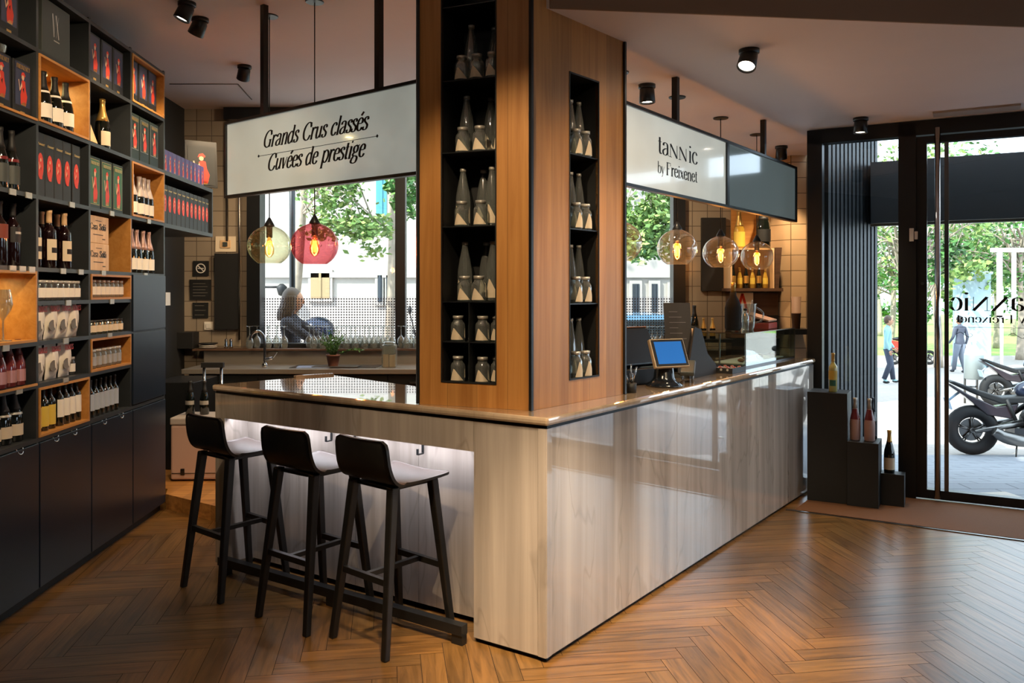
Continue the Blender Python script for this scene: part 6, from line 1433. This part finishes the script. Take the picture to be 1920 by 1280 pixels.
# porch ground starts outside the door line
o1 = W0+E*.0+EN*.08; o2 = W0+E*6+EN*.08
mb = MB(); q1 = Vector((3.1, 7.6, gz(7.6))); mb.add([(o1.x, o1.y, -.03), (o2.x, o2.y, -.03), (30, 3.8, -.03), (30, 7, -.04), (3.1, 7, -.035)], [(0, 1, 2, 3, 4)]); struct(mb.build('floor_porch', gp))
sheet('floor_pavement', 7, 10, gp, 2.9); sheet('floor_plaza', 10, 25.4, gl_, 3.3, 60); sheet('floor_plaza_far', 25.4, 32, gl_, 3.3, 60)
gr = sheet('floor_grass', 32, 90, plain('park_grass', '7fa044', .9, var=.2, vs=.7), 3.3, 90)
# dark steel portal over the porch
mb = MB().bb(.40, 5.6, .80, 1.15, 2.20, 2.74); o = mb.build('trim_5', plain('anthracite_portal', '2a2f33', .5), None, W0, rzE); struct(o)
struct(MB().bb(.40, 5.6, .76, .80, 2.17, 2.195).build('trim_6', M['steel'], None, W0, rzE))
mb = MB(); a_ = Vector((.06, .10, 0)); b__ = Vector((.42, 1.12, 0)); dd_ = (b__-a_); nseg = 15
for i in range(nseg):
    p = a_+dd_*(i/nseg); q = a_+dd_*((i+.62)/nseg); nn_ = Vector((dd_.y, -dd_.x, 0)).normalized()*.02
    mb.prism([(p.x, p.y), (p.x+nn_.x, p.y+nn_.y), (q.x+nn_.x, q.y+nn_.y), (q.x, q.y)], -.02, 3.3)
nb_ = Vector((dd_.y, -dd_.x, 0)).normalized()*-.03
mb.prism([(a_.x, a_.y), (b__.x, b__.y), (b__.x+nb_.x, b__.y+nb_.y), (a_.x+nb_.x, a_.y+nb_.y)], -.02, 3.3)
struct(mb.build('wall_porch', plain('ribbed_anthracite', '23272a', .5), None, W0, rzE))
# motorbikes
def motorbike():
    t = thing('motorbike', None, 'motorbike')      # front towards +x
    vehicle_wheel(t, (0, 0, .305), .305, .15, 'rear_wheel'); vehicle_wheel(t, (1.42, 0, .30), .30, .12, 'front_wheel')
    MB().tube([(0, -.11, .305), (.25, -.12, .36), (.52, -.09, .42)], [.025, .035, .045], 8).tube([(0, .11, .305), (.25, .12, .36), (.52, .09, .42)], [.025, .035, .045], 8).build('swingarm', M['steel'], t)
    MB().tube(cr([(.60, -.16, .20), (.48, -.19, .22), (.30, -.19, .26), (.18, -.19, .33)], 4), [.05, .055, .06, .065, .07, .075, .075, .075, .072, .070, .068, .06, .055][:13], 14).build('exhaust', M['steel'], t)
    MB().ball((.74, 0, .43), .2, 14, 0, (1.1, .9, 1.0)).box((.86, 0, .56), (.26, .34, .2), 0, 0, ry=.35).box((.62, 0, .30), (.4, .3, .12)).lathe([(.10, -.19), (.10, .19)], 18, (.70, 0, .40), M=Matrix.Rotation(PI/2, 3, 'X')).build('engine', plain('dark_engine_metal', '3a3c40', .35, .7), t)
    MB().tube([(.5, -.13, .5), (.75, -.15, .68), (1.05, -.06, .82)], .03, 8).tube([(.5, .13, .5), (.75, .15, .68), (1.05, .06, .82)], .03, 8).tube([(.45, -.1, .45), (.35, -.1, .7)], .022, 8).tube([(.6, -.13, .2), (1.0, -.12, .3), (1.05, -.08, .8)], .022, 8).build('frame', M['blackm'], t)
    MB().ball((.74, 0, .80), .22, 18, 0, (1.25, .62, .62)).build('fuel_tank', M['bikeblue'], t)
    st = MB(); st.slab([(.58, .74), (.30, .72), (.05, .80), (-.22, .90), (-.28, .895), (-.20, .85), (.05, .73), (.30, .64), (.58, .66)], -.11, .11); st.build('seat', M['blackm'], t, bevel=.03)
    MB().slab([(.50, .65), (.25, .60), (-.05, .74), (-.27, .87), (-.30, .86), (-.10, .72), (.15, .50), (.42, .46)], -.08, .08).build('tail_fairing', plain('dark_purple_paint', '2a2026', .25, coat=.5), t, bevel=.02)
    MB().tube([(-.14, 0, .76), (-.26, 0, .66)], .015, 6).box((-.27, 0, .62), (.015, .19, .13), 0, 0, ry=-.3).build('number_plate_holder', plain('bluish_plate', '9db4c8', .5), t)
    MB().tube([(1.42, -.1, .30), (1.22, -.1, .78), (1.14, -.1, .96)], .026, 8).tube([(1.42, .1, .30), (1.22, .1, .78), (1.14, .1, .96)], .026, 8).build('front_fork', M['steel'], t)
    MB().tube([(1.02, -.38, 1.0), (1.12, -.1, .98), (1.12, .1, .98), (1.02, .38, 1.0)], .014, 8).tube([(1.05, -.3, 1.0), (1.0, -.36, 1.16)], .007, 6).tube([(1.05, .3, 1.0), (1.0, .36, 1.16)], .007, 6).ball((1.0, -.37, 1.19), .05, 10, 0, (.4, 1.2, .8)).ball((1.0, .37, 1.19), .05, 10, 0, (.4, 1.2, .8)).build('handlebar', M['blackm'], t)
    MB().ball((1.28, 0, .86), .10, 12, 0, (.8, 1, 1)).build('headlight', M['silver'], t)
    MB().tube([(.45, -.14, .22), (.40, -.24, .0)], .01, 6).build('side_stand', M['blackm'], t)
    MB().tube([(1.12, 0, .52), (1.2, 0, .6), (1.42, 0, .625), (1.62, 0, .56)], .05, 8).build('front_mudguard', M['blackm'], t)
    return t
bp_ = at(1822, 852, 10.0); mbk = put('bike', motorbike, (bp_.x, 10.0, gz(10.0)), math.atan2(-.2, .98), 'dark blue motorbike parked just outside the glass door')
b2_ = at(1866, 724, 15.5); put('bike', None, (b2_.x+.02, 15.5, gz(15.5)), -.15, 'further black motorbike parked behind the dark blue one')
b3_ = at(1682, 660, 28); b3 = thing('motor_scooter', 'small red scooter far behind the sidelight glass', 'scooter', (b3_.x+.3, 28, gz(28)))
vehicle_wheel(b3, (-.4, 0, .25), .25, .1); vehicle_wheel(b3, (.8, 0, .25), .25, .1)
MB().slab([(-.6, .6), (0, .4), (.5, .35), (.62, 1.0), (.5, 1.0), (.3, .5), (.1, .75), (-.6, .85)], -.17, .17).build('bodywork', M['red'], b3, bevel=.03); MB().ball((-.15, 0, .88), .25, 12, 0, (1.3, .6, .3)).build('seat', M['blackm'], b3)
walk = {'leg': [((-.03, .29), (.05, .06), (.0, .03)), ((-.05, .285), (-.08, .05), (-.14, .035))], 'arm': [((.14, .03, .64), (.15, -.02, .50)), ((.14, -.01, .64), (.15, -.10, .52))]}
pf = at(1800, 697, 25.0)
person('person walking away across plaza in dark jacket and grey trousers', (pf.x, 25.0, gz(25.0)), PI+.3, 1.72, walk, plain('slate_jacket', '4a4e5c', .8), plain('grey_trousers', '6d7480', .8), M['blackm'])
pf2 = at(1663, 700, 21.0)
person('person in pale teal top walking, seen through the narrow side glass', (at(1664, 640, 21.0).x, 21.0, gz(21.0)), 1.2, 1.72, walk, plain('teal_shirt', '8fb8bc', .8), plain('navy_trousers', '3b4252', .8), M['brownwood'])
# litter bin
lb = at(1826, 714, 16.0); bn = thing('litter_bin', 'grey metal litter bin on two posts on the plaza', 'litter bin', (lb.x, 16.0, gz(16.0)))
MB().lathe([(.15, .48), (.17, .5), (.175, .95), (.17, .97)], 20).build('drum', plain('galvanised_steel', '9aa3a2', .5, .4), bn)
MB().tube([(-.12, .1, 0), (-.12, .1, .9)], .022, 8).tube([(.12, .1, 0), (.12, .1, .9)], .022, 8).tube([(-.12, .1, .32), (.12, .1, .32)], .018, 6).build('posts', M['steel'], bn)
kx = at(1838, 690, 27.0); ks = thing('advertising_column', 'tall pale blue cylindrical column on the plaza', 'advertising column', (kx.x, 27.5, gz(27.5)))
MB().lathe([(.62, 0), (.62, .3), (.56, .32), (.56, 3.05), (.62, 3.07), (.62, 3.15), (.001, 3.2)], 28).build('drum', plain('pale_blue_panel', 'a9c4cc', .6), ks)
fp = at(1878, 690, 24.0); fs_ = thing('plaza_sign_frame', 'white rectangular steel frame on a post beside pale blue column', 'sign', (fp.x, 24.0, gz(24.0)))
MB().tube([(0, 0, 0), (0, 0, 2.6)], .045, 8).build('post', M['white'], fs_)
MB().bb(-.12, .0, -.05, .05, 1.7, 3.6).bb(.32, .40, -.05, .05, 1.75, 3.6).bb(-.12, .40, -.05, .05, 1.65, 1.75).bb(-.3, .62, -.06, .06, 3.6, 3.72).build('frame', M['white'], fs_)
# park trees
tl_ = [(1760, 27, 'left of door handle'), (1812, 33, 'behind the pale blue column'), (1868, 36, 'right of the pale blue column'), (1912, 30, 'at right picture edge'), (1700, 30, 'hidden partly by door post'), (1668, 34, 'seen through the side glass'), (1790, 45, 'in the far row left'), (1850, 48, 'in the far row middle'), (1900, 46, 'in the far row right'), (1650, 46, 'in the far row by the porch wall'), (1990, 38, 'just past right edge')]
for i, (u, d, lb_) in enumerate(tl_):
    x = (u-960)/F*d; g_ = gz(d)
    tree('park tree '+lb_, (x, d, g_), 4.4, (rgx.uniform(-.5, .5), 0), [((rgx.uniform(-.5, .5), 0, 4.6), (2.3, 1.8, 1.7)), ((rgx.uniform(-1.2, 1.2), 0, 3.0), (1.9, 1.4, 1.0)), ((rgx.uniform(-.8, .8), .5, 6.6), (2.2, 1.8, 1.6))], [G1, G2][i % 2], 1500, .20, 40+i, .15, 'trees in the park', 9)
hg = thing('park_hedge', 'low dark green hedge along the far edge of park', 'hedge', (34, 62, -.9)); mb = MB()
for k in range(14): crown(mb, (-16+k*2.6, 0, 1.6), (1.8, .8, 1.8), 260, .4, 90+k, 6)
mb.build('foliage', [M['leafd'], M['leaf']], hg)
dk_ = at(1775, 470, 11.5); tree('dark leafed small tree close outside the door glass', (dk_.x-.3, 12.0, gz(12)), 3.0, (.3, 0), [((.45, 0, 2.55), (.42, .4, .6)), ((.55, 0, 3.6), (.8, .5, .4))], [M['leafd'], M['leafd']], 700, .09, 77, .035)

mb = MB(); mb.add([(7.45, -14, -.06), (40, -14, -.06), (40, 3.75, -.06), (7.45, 3.75, -.06)], [(0, 1, 2, 3)]); struct(mb.build('floor_side_pavement', gp))

pq_ = at(548, 500, 9.9); tag(MB().tube([(pq_.x, 9.9, GZ), (pq_.x, 9.9, 4.2)], .036, 10).build('street_post', M['black']), 'thin dark steel post on the pavement behind the fair haired woman', 'post')
